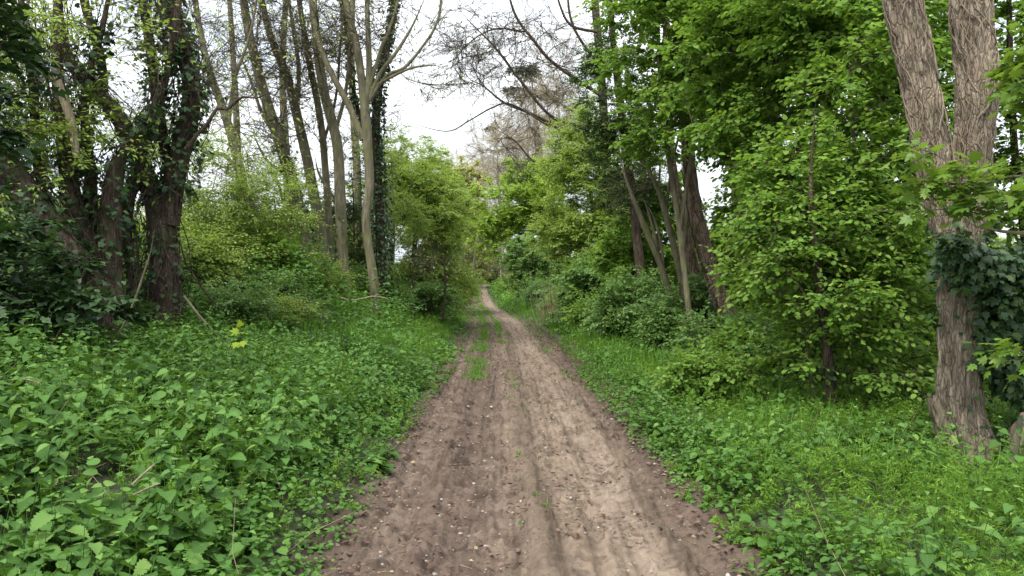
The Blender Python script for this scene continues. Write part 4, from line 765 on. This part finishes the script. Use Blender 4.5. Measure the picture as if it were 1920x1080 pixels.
for x, y0, d, wd, hh, lab in ((990, 250, 100, 6, 8, 'tallest pale brown leafless tree behind the lime green tree'), (935, 300, 112, 5, 5, 'beige leafless tree left of the tallest pale one'), (860, 330, 130, 6, 4.5, 'low grey leafless tree on the skyline over the bend'), (1050, 210, 95, 6, 9, 'brown leafless tree rising behind the bright bush on the right')):
    tree('bare_tree', lab, 'tree', [S_(d, (x + 8, 530, 5), (x + 4, 420, 4), (x, y0 + 40, 3), (x - 4, y0 - 40, 2))], 'twig_pale', [(x, y0, d, wd, 4, hh), (x - 20, y0 + 70, d, wd * .8, 4, hh * .7)], 260, 'catkin', GB, bare=6, tip=.014, bare_tl=1.7, mult=1.6, twig='twig_pale', seed_from=.1)
tree('pine_tree', 'dark pine with flat clumped crown standing behind the pale bare trees', 'tree', [S_(120, (1020, 530, 8), (1015, 350, 7), (1005, 230, 6), (995, 130, 4))], 'bark_red', [(1000, 135, 120, 3.0, 2.5, 1.0), (965, 168, 120, 1.8, 2, .7), (925, 240, 120, 1.3, 1.5, .6), (1025, 180, 120, 3, 2.5, 1.0), (925, 280, 120, .9, 1.2, .4), (1040, 230, 120, 2.5, 2, .9)], 50, 'pine', mult=1.2, tip=.03, seed_from=.5, cap=.12)

# ---- right: overhanging bare tree
tree('overhanging_tree', 'bare grey tree whose long limbs reach across the sky over the track', 'tree',
     [S_(38, (1150, 560, 9), (1140, 350, 8.91), (1128, 150, 7.83), (1117, 20, 7.29), (1108, -120, 6.3)),
      S_(36.5, (1128, 180, 3.69), (1040, 120, 3.15), (1000, 75, 2.88), (965, 25, 2.34), (942, -60, 1.53)), S_(36.5, (1130, 240, 3.15), (1040, 222, 2.88), (975, 150, 2.61), (945, 110, 2.34), (920, 80, 2.07), (880, 40, 1.53), (840, -10, 1.08)),
      S_(36, (1130, 300, 3.15), (1045, 240, 2.88), (1000, 215, 2.61), (945, 192, 2.07), (905, 160, 1.53), (878, 145, 1.08), (850, 90, 0.783)), S_(35.5, (1032, 238, 2.07), (960, 196, 1.53), (925, 201, 1.53), (880, 226, 1.26), (840, 246, 1.08), (780, 234, 0.783), (738, 222, 0.522)),
      S_(36.5, (1132, 345, 2.61), (1045, 322, 2.07), (1000, 302, 1.8), (960, 260, 1.53), (932, 268, 1.08), (922, 306, 0.783)), S_(36.5, (1120, 60, 3.15), (1072, 48, 2.61), (1050, 10, 2.07), (1030, -70, 1.53)), S_(37, (1128, 130, 2.61), (1080, 60, 2.61), (1065, 0, 2.07), (1070, -80, 1.53)),
      S_(36.5, (990, 60, 1.53), (925, 55, 1.53), (870, 90, 1.08), (835, 150, 0.63))],
     'bark_dark', [(930, 130, 36.5, 2.86, 2.08, 2.08), (1020, 170, 36.5, 2.08, 1.95, 2.86), (980, 20, 36.5, 2.86, 2.34, 1.82), (860, 60, 36.5, 1.56, 1.56, 1.30), (960, 300, 36.5, 1.43, 1.30, 0.78), (1040, -100, 36.5, 3.38, 2.60, 1.56), (880, 130, 36.5, 1.6, 1.6, 1.8)], 330, None, bare=4, tip=.011, bare_tl=1.1, alpha=.15, cap=.035, seed_from=.85, twig='twig')

# ---- right: green wall
tree('field_maple', 'bright yellow green tree leafing to the ground right of the lime green tree', 'tree', [S_(32, (1152, 560, 7), (1138, 500, 6), (1125, 455, 5), (1110, 380, 4), (1095, 280, 3)), S_(32, (1140, 510, 4), (1150, 450, 3), (1155, 380, 3))], 'bark_grey',
     [(1090, 380, 30, 1.6, 1.5, 2.2), (1080, 285, 30, 1.0, 1.2, 1.3), (1135, 440, 29, 1.5, 1.3, 1.4), (1058, 440, 30.5, .9, 1.2, 1.1), (1150, 300, 30, 1.5, 1.3, 2.2), (1190, 420, 29, 1.2, 1.2, 1.4)], 400, 'hedge', mult=1.3, tip=.005, seed_from=.25)
tree('yew_tree', 'dark green column of small leaves hanging between the bare tree and the bright maple boughs', 'tree', [S_(21, (1210, 620, 10), (1195, 450, 9), (1170, 250, 8), (1150, 80, 6), (1140, -60, 5))], 'bark_dark',
     [(1150, 170, 21, .85, .8, 1.6), (1120, 120, 21, .55, .6, .9), (1160, 290, 21, .75, .7, .9), (1190, 360, 21, .5, .6, .6), (1180, 0, 21, .9, .8, 1), (1205, 220, 21, .6, .6, 1.2)], 330, 'dark', mult=.95, seed_from=.2)
GH = 'leafy hazel like trees forming the right green wall'
tree('hazel_tree', 'fresh green boughs at the top of the right wall beside the dark column', 'tree', [S_(15.5, (1300, 660, 6), (1270, 400, 5), (1240, 180, 4), (1230, -60, 3)), S_(15.5, (1275, 430, 4), (1300, 250, 3), (1310, 60, 3))], 'bark_grey', [(1225, 50, 15.5, 1.1, .9, 1.2), (1255, 190, 15.5, 1.0, .8, .8), (1320, 90, 15.5, 1.1, .9, 1.2), (1180, -20, 16, .7, .7, .7), (1300, -120, 15.5, 1.4, 1.2, .8), (1215, 260, 15.5, .6, .6, .5)], 260, 'hazel', GH, mult=1.05, seed_from=.25)
tree('hazel_tree', 'leafy tree with a long arched side branch, upper middle of the right wall', 'tree', [S_(12.5, (1470, 760, 6), (1490, 500, 6), (1500, 170, 7), (1468, 80, 7), (1448, -80, 6)), S_(12.3, (1497, 170, 4), (1440, 108, 3.5), (1400, 98, 3), (1330, 105, 2.5), (1260, 120, 1.5))], 'bark_grey', [(1420, 60, 12.5, 1.2, .9, .9), (1500, 130, 12.5, 1.1, .9, 1.0), (1410, 250, 12.5, 1.0, .9, .8), (1350, 170, 12.8, .7, .7, .6), (1450, -100, 12.5, 1.6, 1.2, .6), (1480, 380, 12.3, .9, .8, .8)], 280, 'hazel', GH, seed_from=.2)
tree('hazel_tree', 'densest leafy tree in the centre of the right wall over a dark leaning pole', 'tree', [S_(9.8, (1700, 790, 8), (1688, 700, 7), (1655, 600, 6), (1620, 420, 5), (1600, 250, 4), (1590, 60, 3)), S_(9.8, (1650, 590, 4), (1580, 480, 3), (1520, 400, 2.5), (1480, 330, 1.5)), S_(9.8, (1740, 780, 5), (1715, 690, 5), (1700, 600, 4), (1690, 480, 3))], 'bark_dark',
     [(1590, 330, 9.8, 1.0, .8, .8), (1530, 450, 9.7, .9, .8, .6), (1650, 480, 9.6, .7, .7, .7), (1610, 170, 10, .9, .8, .7), (1470, 380, 10, .5, .6, .6), (1680, 620, 9.6, .5, .6, .5)], 190, 'hazel', GH, seed_from=.2, mult=.9)
tree('hazel_tree', 'leafy tree on a thin dark trunk standing in the verge, boughs drooping to the cleavers', 'tree', [S_(9.0, (1562, 810, 11), (1556, 720, 10.5), (1550, 640, 9), (1532, 500, 7), (1520, 350, 5), (1530, 180, 3)), S_(9.0, (1528, 790, 3), (1520, 690, 2.5), (1505, 600, 1.5), root=True), S_(9.0, (1545, 600, 3.5), (1500, 540, 3), (1470, 500, 2)), S_(9.0, (1550, 640, 3), (1610, 600, 2.5), (1660, 590, 1.5))], 'bark_dark',
     [(1510, 520, 9.1, .75, .7, .6), (1590, 590, 9.0, .7, .7, .45), (1500, 650, 9.2, .45, .5, .35), (1470, 420, 9.3, .5, .6, .6), (1610, 460, 9.1, .7, .6, .6), (1640, 690, 8.8, .4, .4, .2)], 105, 'hazel', GH, seed_from=.2, mult=.78, ivy=[(0, 50, .06, .06, 0, .5)], rough=.12)
tree('hazel_tree', 'leafy tree arching just left of the big twin trunk, upper part of the right wall', 'tree', [S_(11, (1660, 760, 7), (1650, 500, 7), (1640, 300, 9), (1655, 120, 9), (1668, -80, 8)), ], 'bark_dark', [(1600, 60, 11, 1.2, .9, .9), (1660, 300, 11, .8, .8, .8), (1560, -40, 11, 1.2, 1, .7), (1640, 440, 11, .7, .7, .7), (1700, 180, 11, .5, .6, .8)], 230, 'hazel', GH, seed_from=.2)
tree('hazel_tree', 'leafy tree behind the big twin trunk at the right edge', 'tree', [S_(11.5, (1930, 780, 8), (1925, 500, 7), (1900, 250, 6), (1890, -60, 4))], 'bark_dark', [(1890, 160, 11.5, .9, .8, 1.1), (1900, 360, 11.5, .8, .8, .8), (1980, 60, 11.5, 1.0, .8, 1.4), (1760, 30, 12, .7, .7, .6), (1960, 480, 11.5, .8, .7, .7), (1740, 560, 12, .7, .6, .6), (1860, 650, 11.5, .8, .7, .6)], 250, 'hazel', GH, seed_from=.15)
tree('hazel_tree', 'leafy tree farther back, filling the wall behind the red brown trunks', 'tree', [S_(17, (1420, 680, 7), (1410, 450, 6), (1390, 200, 9), (1362, 60, 8), (1350, -80, 7))], 'bark_grey', [(1430, 330, 17.5, 1.2, 1.1, 1.2), (1460, 480, 17.5, 1.1, 1.1, 1.2), (1370, 200, 18, 1.0, 1, 1.0), (1450, 600, 17, .9, .9, .7)], 300, 'hazel', GH, seed_from=.15, mult=1.2)
tree('hazel_tree', 'leafy tree between the red brown trunks and the bright maple, low in the shade', 'tree', [S_(22, (1250, 650, 6), (1240, 520, 5), (1235, 400, 4), (1240, 250, 3))], 'bark_grey', [(1240, 480, 22.5, 1.5, 1.2, 1.4), (1225, 370, 22.5, 1.2, 1.1, 1.2), (1190, 480, 23, 1.1, 1.1, 1.1), (1320, 540, 21, 1.1, 1, 1.0)], 240, 'hazel', GH, seed_from=.15, mult=1.3)
tree('sapling', 'pale leaved low spray arching over the right verge in front of the red brown trunk', 'bush', [S_(10.5, (1440, 760, 2.5), (1400, 705, 2.5), (1340, 695, 2), (1290, 720, 1.5), (1270, 760, 1)), S_(10.5, (1430, 765, 2), (1370, 735, 2), (1310, 770, 1.2))], 'twig', [(1330, 720, 10.4, .45, .4, .16), (1400, 715, 10.4, .3, .3, .15), (1300, 760, 10.3, .25, .3, .12)], 42, 'hazel', mult=.75, seed_from=.15, tip=.003)
GE = 'grey green shrubs under the right trees'
for x, y, d, wd, hh, nn, lab in ((1190, 570, 20, 1.0, .75, 200, 'grey green elder shrub below the thin pale stems'), (1110, 530, 27, 1.0, .8, 170, 'dark green shrub at the foot of the bright maple, left of the elder'), (1265, 590, 17.5, .7, .8, 170, 'leafy shrub between the thin pale stems and the red brown trunks'), (1060, 545, 38, 1.1, .7, 110, 'small green shrub on the right bank beyond the dead stalks')):
    tree('elder_shrub', lab, 'bush', [S_(d, (x + 5, y + 70, 3), (x, y + 20, 2.5), (x - 4, y - 20, 2)), S_(d, (x + 25, y + 70, 2.5), (x + 30, y + 10, 2))], 'bark_grey', [(x, y, d, wd, wd, hh), (x + 35, y - 20, d + .3, wd * .7, wd * .8, hh * .8), (x - 25, y + 30, d - .3, wd * .6, wd * .7, hh * .6)], nn, 'elder', GE, seed_from=.1, mult=1.0 if d < 25 else 1.4)

# ---- right: trunks
tree('red_brown_tree', 'leaning red brown trunk with ivy at its foot, front one of the leaning pair', 'tree', [S_(16.5, (1395, 690, 21.1), (1378, 630, 19.1), (1350, 560, 17.1), (1325, 480, 15.1), (1305, 400, 13.8), (1293, 320, 13.1), (1289, 250, 12.4), (1284, 150, 11.1), (1274, 20, 9.92), (1268, -120, 8.58))], 'bark_red', rough=.08, ridge=.022, k=30, step=.08, ivy=[(0, 70, .10, .085, 0, .26)], extra=vines(None, [0], 8, .008, .03))
tree('red_brown_tree', 'straighter red brown trunk half hidden behind the leaning ivy footed one', 'tree', [S_(19, (1345, 640, 11.8), (1325, 580, 11.8), (1300, 500, 11.8), (1280, 420, 11.1), (1263, 330, 9.92), (1256, 270, 9.22), (1250, 100, 7.88), (1244, -120, 6.59))], 'bark_red', rough=.08, ridge=.022, k=26, step=.1, ivy=[(0, 20, .08, .09, 0, .2)])
GT = 'thin pale stems left of the red brown trunks'
tree('slender_tree', 'thin pale stem leaning left with forked top, just under the dark yew column', 'tree', [S_(17.5, (1278, 640, 6), (1258, 560, 6), (1240, 500, 6.5), (1215, 440, 6), (1190, 380, 5.5), (1172, 330, 4.5), (1158, 270, 3)), S_(17.5, (1238, 495, 3), (1225, 430, 3), (1206, 370, 2)), S_(17.5, (1245, 520, 2.5), (1240, 460, 2.5), (1222, 400, 2), (1200, 370, 1.5))], 'bark_grey', [(1185, 350, 17.5, .6, .5, .6)], 26, None, GT, bare=3, tip=.004)
tree('slender_tree', 'thin pale stem with a pale side fork right beside the red brown trunks', 'tree', [S_(17.2, (1300, 650, 7), (1285, 570, 7), (1273, 500, 6.5), (1255, 430, 6), (1240, 370, 6), (1222, 330, 5), (1208, 285, 4), (1190, 220, 3)), S_(17.2, (1277, 500, 4), (1285, 440, 4), (1288, 370, 3.5), (1278, 280, 3)), S_(17.2, (1248, 400, 3), (1262, 300, 2.5), (1290, 190, 2))], 'bark_grey', [(1230, 300, 17.2, .6, .5, .6)], 26, None, GT, bare=3, tip=.004)
tree('slender_tree', 'short pale bare trunk showing low between the maple foliage and the elder shrub', 'tree', [S_(29, (1152, 560, 7), (1140, 520, 7), (1128, 470, 6), (1118, 400, 5))], 'bark_grey')
for x0, x1, d, r, lab in ((1470, 1440, 15, 15, 'dim trunk standing behind the leaves in the middle of the right wall'), (1560, 1545, 17, 14, 'dim trunk far behind the densest leafy tree'), (1395, 1375, 23, 15, 'dim trunk seen between the red brown pair and the right wall')):
    tree('background_tree', lab, 'tree', [S_(d, (x0, 640, r), (x0 - 8, 450, r * .9), (x1 + 5, 200, r * .8), (x1, -100, r * .6))], 'bark_dark', [(x1, 120, d, 1.6, 1.2, 1.6), (x1 + 20, -80, d, 2.4, 2, 1.6)], 130, 'hazel', 'dim trunks behind the right wall', mult=1.3, seed_from=.4)

# ---- right: the big twin trunk
def big_extra(t, W):
    mb = MB()                                                   # ivy roots creeping over both stems
    for j in range(46):
        q = spline(W[1 + j % 2], .05); a = rng.uniform(0, .75); L_ = int(rng.uniform(.25, .8) * 34); i0 = int(a * len(q)); q = q[i0:i0 + L_]
        if len(q) < 8: continue
        ph = rng.uniform(3.4, 6.0) + rng.choice([-1, 1]) * np.linspace(0, rng.uniform(.4, 1.8), len(q)) + np.cumsum(rng.normal(0, .10, len(q)))
        off = np.stack([np.cos(ph), np.sin(ph), 0 * ph], 1) * (q[:, 3] * 1.0 + .003)[:, None]
        tube(mb, q[:, :3] + off, np.linspace(.009, .004, len(q)) * rng.uniform(.5, 1.2), 5)
    mb.build('ivy_root', M['wood_root'], t, smooth=True)
    mb = MB(); d = 7.12                                         # the broken root stump at its foot
    q = np.array([[*P(px, py, dd), r / F * dd] for px, py, r, dd in ((1746, 744, 10.1, 7.05), (1758, 775, 14, 7.05), (1770, 810, 16.4, 7.05), (1782, 845, 20.3, 7.0), (1792, 880, 23.4, 7.0))]); r = spline(q, .03)
    tube(mb, r[:, :3], r[:, 3], 40, .26, 7, .5, 3.3, .030)
    q = np.array([[*P(px, py, dd), r / F * dd] for px, py, r, dd in ((1800, 800, 7.8, 7.1), (1812, 835, 12.5, 7.05), (1820, 870, 15.6, 7.0))]); r = spline(q, .03); tube(mb, r[:, :3], r[:, 3], 30, .26, 7, .5, 9.3, .024)
    q = np.array([[*P(px, py, dd), r / F * dd] for px, py, r, dd in ((1775, 800, 9.36, 7.0), (1790, 840, 9.36, 6.95), (1770, 868, 10.1, 6.85), (1755, 885, 7.8, 6.8))]); r = spline(q, .03); tube(mb, r[:, :3], r[:, 3], 24, .26, 7, .5, 5.3, .02)
    mb.build('root_stump', M['wood_stump'], t, smooth=True)
    mi = MB()
    n = 6800; v = nrm(rng.normal(0, 1, (n, 3))) * (np.abs(rng.normal(.62, .30, n)))[:, None]
    lob = rng.integers(0, 7, n); ctr = np.array([P(1830, 500, 7.25), P(1890, 550, 7.3), P(1865, 640, 7.35), P(1905, 700, 7.4), P(1935, 520, 7.3), P(1950, 640, 7.4), P(1790, 470, 7.1)])[lob]; rad = np.array([(.36, .28, .26), (.36, .3, .42), (.26, .26, .34), (.24, .25, .3), (.3, .3, .4), (.35, .3, .4), (.14, .16, .16)])[lob]
    pos = ctr + v * rad; dd = v * .5 + rng.normal(0, .35, (n, 3)); dd[:, 2] -= .6
    leaves(mi, IVY, pos, dd, v * .8 + rng.normal(0, .3, (n, 3)) + np.array([0, -.25, .4]), .078 * rng.uniform(.5, 1.3, n), np.clip(rng.beta(2, 2.4, n) + .1 * (rng.random(n) > .93) * 3, 0, 1))
    ivy_on(mi, W[0][:, :3], W[0][:, 3], 260, .14, .06, IVY, .50, 1.0)
    ivy_on(mi, W[0][:, :3], W[0][:, 3], 150, .10, .055, IVY, .1, .9, side=(1, -.2))
    ivy_on(mi, W[2][:, :3], W[2][:, 3], 50, .06, .06, IVY, 0, .25)
    mi.build('ivy', M['ivy'], t)
M['wood_root'] = bark_mat('ivy_root_bark', (.12, .09, .065), (.22, .175, .13), (.34, .28, .21), None, 0, 2.0, .4)
M['wood_stump'] = bark_mat('weathered_stump_wood', (.085, .065, .048), (.23, .185, .14), (.36, .30, .235), (.08, .09, .04), .35, 2.6, 1.0)
BT = tree('big_twin_trunk_tree', 'big tree with two stout pale fissured stems and ivy skirt at the right', 'tree',
     [S_(7.5, (1810, 862, 70), (1807, 838, 56), (1803, 800, 46), (1799, 720, 39.1), (1797, 640, 37.4), (1800, 560, 38.3), (1802, 480, 40.9), (1802, 420, 43.5), (1800, 380, 40), blunt=True),
      S_(7.45, (1782, 440, 31.3), (1768, 385, 33.1), (1750, 300, 33.9), (1735, 220, 33.1), (1716, 120, 33.1), (1692, 0, 33.9), (1672, -90, 33.9), (1640, -220, 31.3), root=False),
      S_(7.55, (1815, 440, 31.3), (1818, 370, 31.3), (1822, 300, 33.1), (1830, 220, 36.5), (1830, 140, 37.4), (1822, 60, 36.5), (1820, -60, 34.8), (1825, -220, 32.2), root=False)],
     'bark_pale', rough=.09, ridge=.034, k=84, step=.022, extra=big_extra)
tree('tree_stump', 'pale rotten stump in the grass at the right edge, half under ivy', 'stump', [S_(7.0, (1936, 870, 44), (1932, 820, 36), (1928, 795, 26), (1922, 775, 12), blunt=True)], 'wood_stump', rough=.34, ridge=.035, k=44, step=.03, part='stump', root=True, ivy=[(0, 160, .10, .06, .5, 1)])
tree('sycamore_sapling', 'sycamore sprays with large lobed pale leaves hanging in front of the twin trunk', 'tree',
     [S_(6.4, (2040, 800, 9), (2030, 600, 8), (2020, 440, 7), (2000, 300, 5), (1980, 150, 4)), S_(6.4, (2018, 440, 4), (1940, 440, 3.4), (1880, 434, 3), (1830, 425, 2.2), (1806, 412, 1.5), part='limb', bark='wood'), S_(6.4, (2005, 330, 4), (1930, 330, 3), (1860, 335, 2.5), (1800, 345, 2), (1740, 350, 1.3)), S_(6.4, (1990, 200, 3), (1950, 120, 2.5), (1910, 60, 2))],
     'twig', [(1820, 345, 6.4, .28, .25, .10), (1770, 330, 6.4, .16, .2, .10), (1890, 330, 6.4, .18, .25, .06), (1850, 385, 6.3, .25, .25, .06), (1730, 290, 6.4, .10, .15, .06), (1905, 370, 6.3, .15, .2, .08), (1945, 130, 6.5, .16, .3, .4), (1915, 660, 6.2, .10, .15, .12)], 46, 'maple', mult=.85, seed_from=.5, tip=.0028, alpha=.1)

# ---- dead stalks, single sticks
def stalks(name, label, cat, x, y, d, n, h, wd):
    b = P(x, y, d); b[2] = gz((b[0], b[1])); t = empty(name, b); tag(t, label, cat); mb = MB()
    for _ in range(n):
        p0 = b + np.array([rng.normal(0, wd), rng.normal(0, wd), -.05]); top = p0 + np.array([rng.normal(0, .3), rng.normal(0, .3), h * rng.uniform(.5, 1.1)]); mid = (p0 + top) / 2 + rng.normal(0, .06, 3)
        q = spline([p0, mid, top], .2); tube(mb, q, np.linspace(.011, .006, len(q)), 4, tint=rng.uniform(.2, 1))
    mb.build('stalks', M['straw'], t)
stalks('dead_stalks', 'stand of beige dead plant stalks on the right bank beside the dark shrub', 'dead stalks', 1043, 560, 30.5, 80, 1.7, .30)
def stick(label, pts, d, mat='wood', name='fallen_stick'):
    q = np.array([[*P(a, b, dd), r / F * dd] for a, b, r, dd in pts]); r = spline(q, .03); o = r[0, :3].copy(); mb = MB(); tube(mb, r[:, :3], r[:, 3], 6, .1, 5)
    ob = mb.build(name, M[mat], None, True, o); tag(ob, label, 'stick')
stick('pale dry stick poking out of the nettles, steeper one of a pair', [(246, 910, 1.6, 3.9), (264, 893, 1.9, 4.0), (290, 870, 1.4, 4.1)], 4)
stick('pale dry stick lying flatter in the nettles beside the steeper one', [(250, 928, 1.3, 3.85), (275, 916, 1.7, 3.9), (299, 907, 1.3, 4.0)], 4)
stick('thin dry stalk arching over the nettles at the left edge', [(0, 715, 1.3, 6.2), (40, 711, 1.5, 6.2), (70, 717, 1.4, 6.2), (92, 732, 1, 6.2)], 6)
stick('curved pale stick on the bare earth at the left edge of the track', [(711, 906, 1.5, 6.85), (722, 928, 1.9, 6.45), (740, 943, 1.2, 6.2)], 6)
stick('short white peg of wood stuck in the soil before the root stump', [(1789, 868, 2.2, 6.75), (1797, 850, 2.4, 6.8), (1801, 842, 1.6, 6.8)], 6)
stick('thin dark twig lying on the sandy track near its right edge', [(1330, 1020, 1.6, 5.22), (1365, 1033, 1.8, 5.1), (1392, 1036, 1.2, 5.07)], 5, 'twig')
stick('pale crooked fallen branch lying across the feet of the slender trunks', [(545, 585, 1.6, 18), (580, 566, 2, 18), (622, 556, 2, 18), (660, 563, 1.8, 18), (700, 556, 1.4, 18), (728, 560, .8, 18)], 18, 'wood', 'fallen_branch')
stick('long dark dead bough slanting down the bank right of the forked ivy tree', [(338, 455, 1.4, 13), (352, 500, 1.8, 13), (385, 548, 2, 13), (420, 590, 2.2, 13), (440, 640, 2.4, 13)], 13, 'bark_dark', 'fallen_branch')
stick('mossy broken bough resting on the bank above the yellow seedling', [(345, 555, 2.2, 11.5), (372, 590, 2.6, 11.5), (400, 622, 2.4, 11.5), (436, 662, 2, 11.5)], 11.5, 'bark_grey', 'fallen_branch')
M['seedling'] = leaf_mat('yellow_green_leaf', [(0, (.21, .31, .02)), (1, (.27, .36, .03))], .55, .45, (.5, .55, .03), .2)
# yellow sycamore seedling in the nettles
def seedling():
    b = P(450, 680, 9.6); b[2] = gz((b[0], b[1])); t = empty('sycamore_seedling', b); tag(t, 'yellow green sycamore seedling shining alone among the dark bank plants', 'seedling')
    tp = P(450, 622, 9.6); mb = MB(); q = spline([b, (b + tp) / 2 + .03, tp], .05); tube(mb, q, np.linspace(.006, .003, len(q)), 5); mb.build('stem', M['twig'], t)
    mb = MB(); ds = np.array([(.2, -.4, .5), (-.6, -.3, .1), (.7, -.3, -.1), (-.2, -.6, -.5), (.3, -.6, -.6), (0, -.3, .9)]); pos = np.tile(tp, (6, 1)) + ds * .03 + np.array([(0, 0, .05), (0, 0, 0), (0, 0, 0), (-.02, 0, -.12), (.03, 0, -.10), (0, 0, .06)])
    leaves(mb, MAPLE, pos, ds, np.tile((0, -.6, .8), (6, 1)) + rng.normal(0, .3, (6, 3)), np.array([.08, .11, .105, .11, .11, .08]), .5); mb.build('foliage', M['seedling'], t)
seedling()

# ---- low scrub between the trunks: three prototypes and their copies
def copy_thing(o, loc, rot, scl, label=None):
    c = o.copy(); COL.objects.link(c); c.location = loc; c.rotation_euler = (0, 0, rot); c.scale = (scl, scl, scl * rng.uniform(.75, 1.25))
    if label: c['label'] = label
    for ch in list(o.children):
        d = ch.copy(); COL.objects.link(d); d.parent = c
    return c
GS = 'low scrub bushes between the trunks'; scrub = []
for px, d, lf, mu, lab in ((350, 15, 'hedge', .8, 'low pale green bush beside the ivy clad forked tree'), (1345, 15, 'elder', .85, 'low grey green bush before the ivy footed red brown trunk'), (1215, 20, 'hazel', 1.0, 'low fresh green bush under the thin pale stems')):
    gzv = gz(((px - 960) / F * d, d)); yb = HZ + (H - gzv) / d * F; u = F / d
    scrub.append(tree('scrub_bush', lab, 'bush', [S_(d, (px, yb, .012 * u), (px + .1 * u, yb - .4 * u, .009 * u), (px + .15 * u, yb - .8 * u, .006 * u)), S_(d, (px - .15 * u, yb, .01 * u), (px - .35 * u, yb - .35 * u, .008 * u), (px - .4 * u, yb - .6 * u, .005 * u)), S_(d, (px + .2 * u, yb, .01 * u), (px + .5 * u, yb - .4 * u, .006 * u))], 'bark_dark', [(px, yb - .6 * u, d, .75, .75, .55), (px - .4 * u, yb - .4 * u, d, .5, .6, .4), (px + .45 * u, yb - .45 * u, d, .5, .6, .45)], 75, lf, GS, seed_from=.1, mult=mu))
for i, (px, d, k, sc_) in enumerate(((410, 16.5, 0, 1.1), (465, 17, 2, 1.0), (530, 18, 1, 1.0), (585, 19.5, 0, .9), (640, 22.5, 1, .9), (675, 25, 0, 1.1), (735, 24, 1, .9), (560, 24, 0, 1.4), (505, 22, 2, 1.3), (380, 20, 0, 1.5), (280, 15, 0, 1.1), (440, 13.5, 1, .7), (520, 14.5, 0, .65), (815, 38, 1, 1.2), (845, 52, 0, 1.3), (862, 66, 2, 1.4),
        (1085, 27, 1, 1.0), (1125, 24, 2, 1.1), (1160, 21, 1, .95), (1300, 19, 0, 1.0), (1390, 14, 1, .9), (1450, 13, 2, .9), (1500, 12.5, 1, .9), (1640, 11, 2, .8), (1700, 10.5, 1, .7), (1085, 33, 2, 1.2), (1010, 44, 1, 1.3), (985, 58, 0, 1.5), (960, 72, 2, 1.5), (1560, 13, 2, 1.2), (1620, 14, 0, 1.4), (1860, 12.5, 2, 1.3), (1780, 13, 0, 1.3), (1380, 20, 2, 1.6), (1460, 19, 0, 1.6), (1260, 25, 2, 1.6), (1180, 30, 0, 1.5), (1078, 56, 0, 2.0), (1112, 50, 2, 2.0), (1155, 44, 0, 2.0), (1045, 66, 0, 2.0), (1205, 40, 2, 2.0), (1090, 70, 2, 2.6), (1140, 62, 0, 2.6))):
    xx = (px - 960) / F * d
    copy_thing(scrub[k], (xx, d, gz((xx, d)) - .04), rng.uniform(0, 6.28), sc_, ('low pale green scrub bush', 'low grey green scrub bush', 'low fresh green scrub bush')[k] + (' among the trunks on the left bank' if xx < 0 else ' among the trunks on the right bank'))

# ---- far hedgerow both sides: copies of three prototype bushes
protos = []
for x in (560, 1340):
    protos.append(tree('hedgerow_bush', 'green hedgerow bush dimly seen in the field gap behind the trees', 'bush', [S_(36, (x, 580, 6), (x, 500, 5), (x + 4, 440, 3))], 'bark_dark', [(x, 490, 36, 1.9, 1.6, 1.3), (x + 25, 450, 36, 1.2, 1.2, .9), (x - 25, 470, 36, 1.2, 1.2, 1.0)], 170, 'hedge', 'hedgerow bushes behind the trees', mult=1.4, seed_from=.1, tip=.006))
for side, x0, x1, y0, y1, n in ((-1, 7.5, 28, 27, 48, 13), (1, 6.5, 30, 22, 46, 14)):
    for i in range(n):
        f = (i + .5) / n; xx = side * (x0 + (x1 - x0) * f + rng.normal(0, .5)); yy = y0 + (y1 - y0) * rng.random(); pr = protos[i % 2]
        copy_thing(pr, (xx, yy, gz((xx, yy)) - .05), rng.uniform(0, 6.28), rng.uniform(.75, 1.1) * (1 if side < 0 else 1.0))
print('faces', sum(len(o.data.polygons) for o in sc.objects if o.type == 'MESH'))
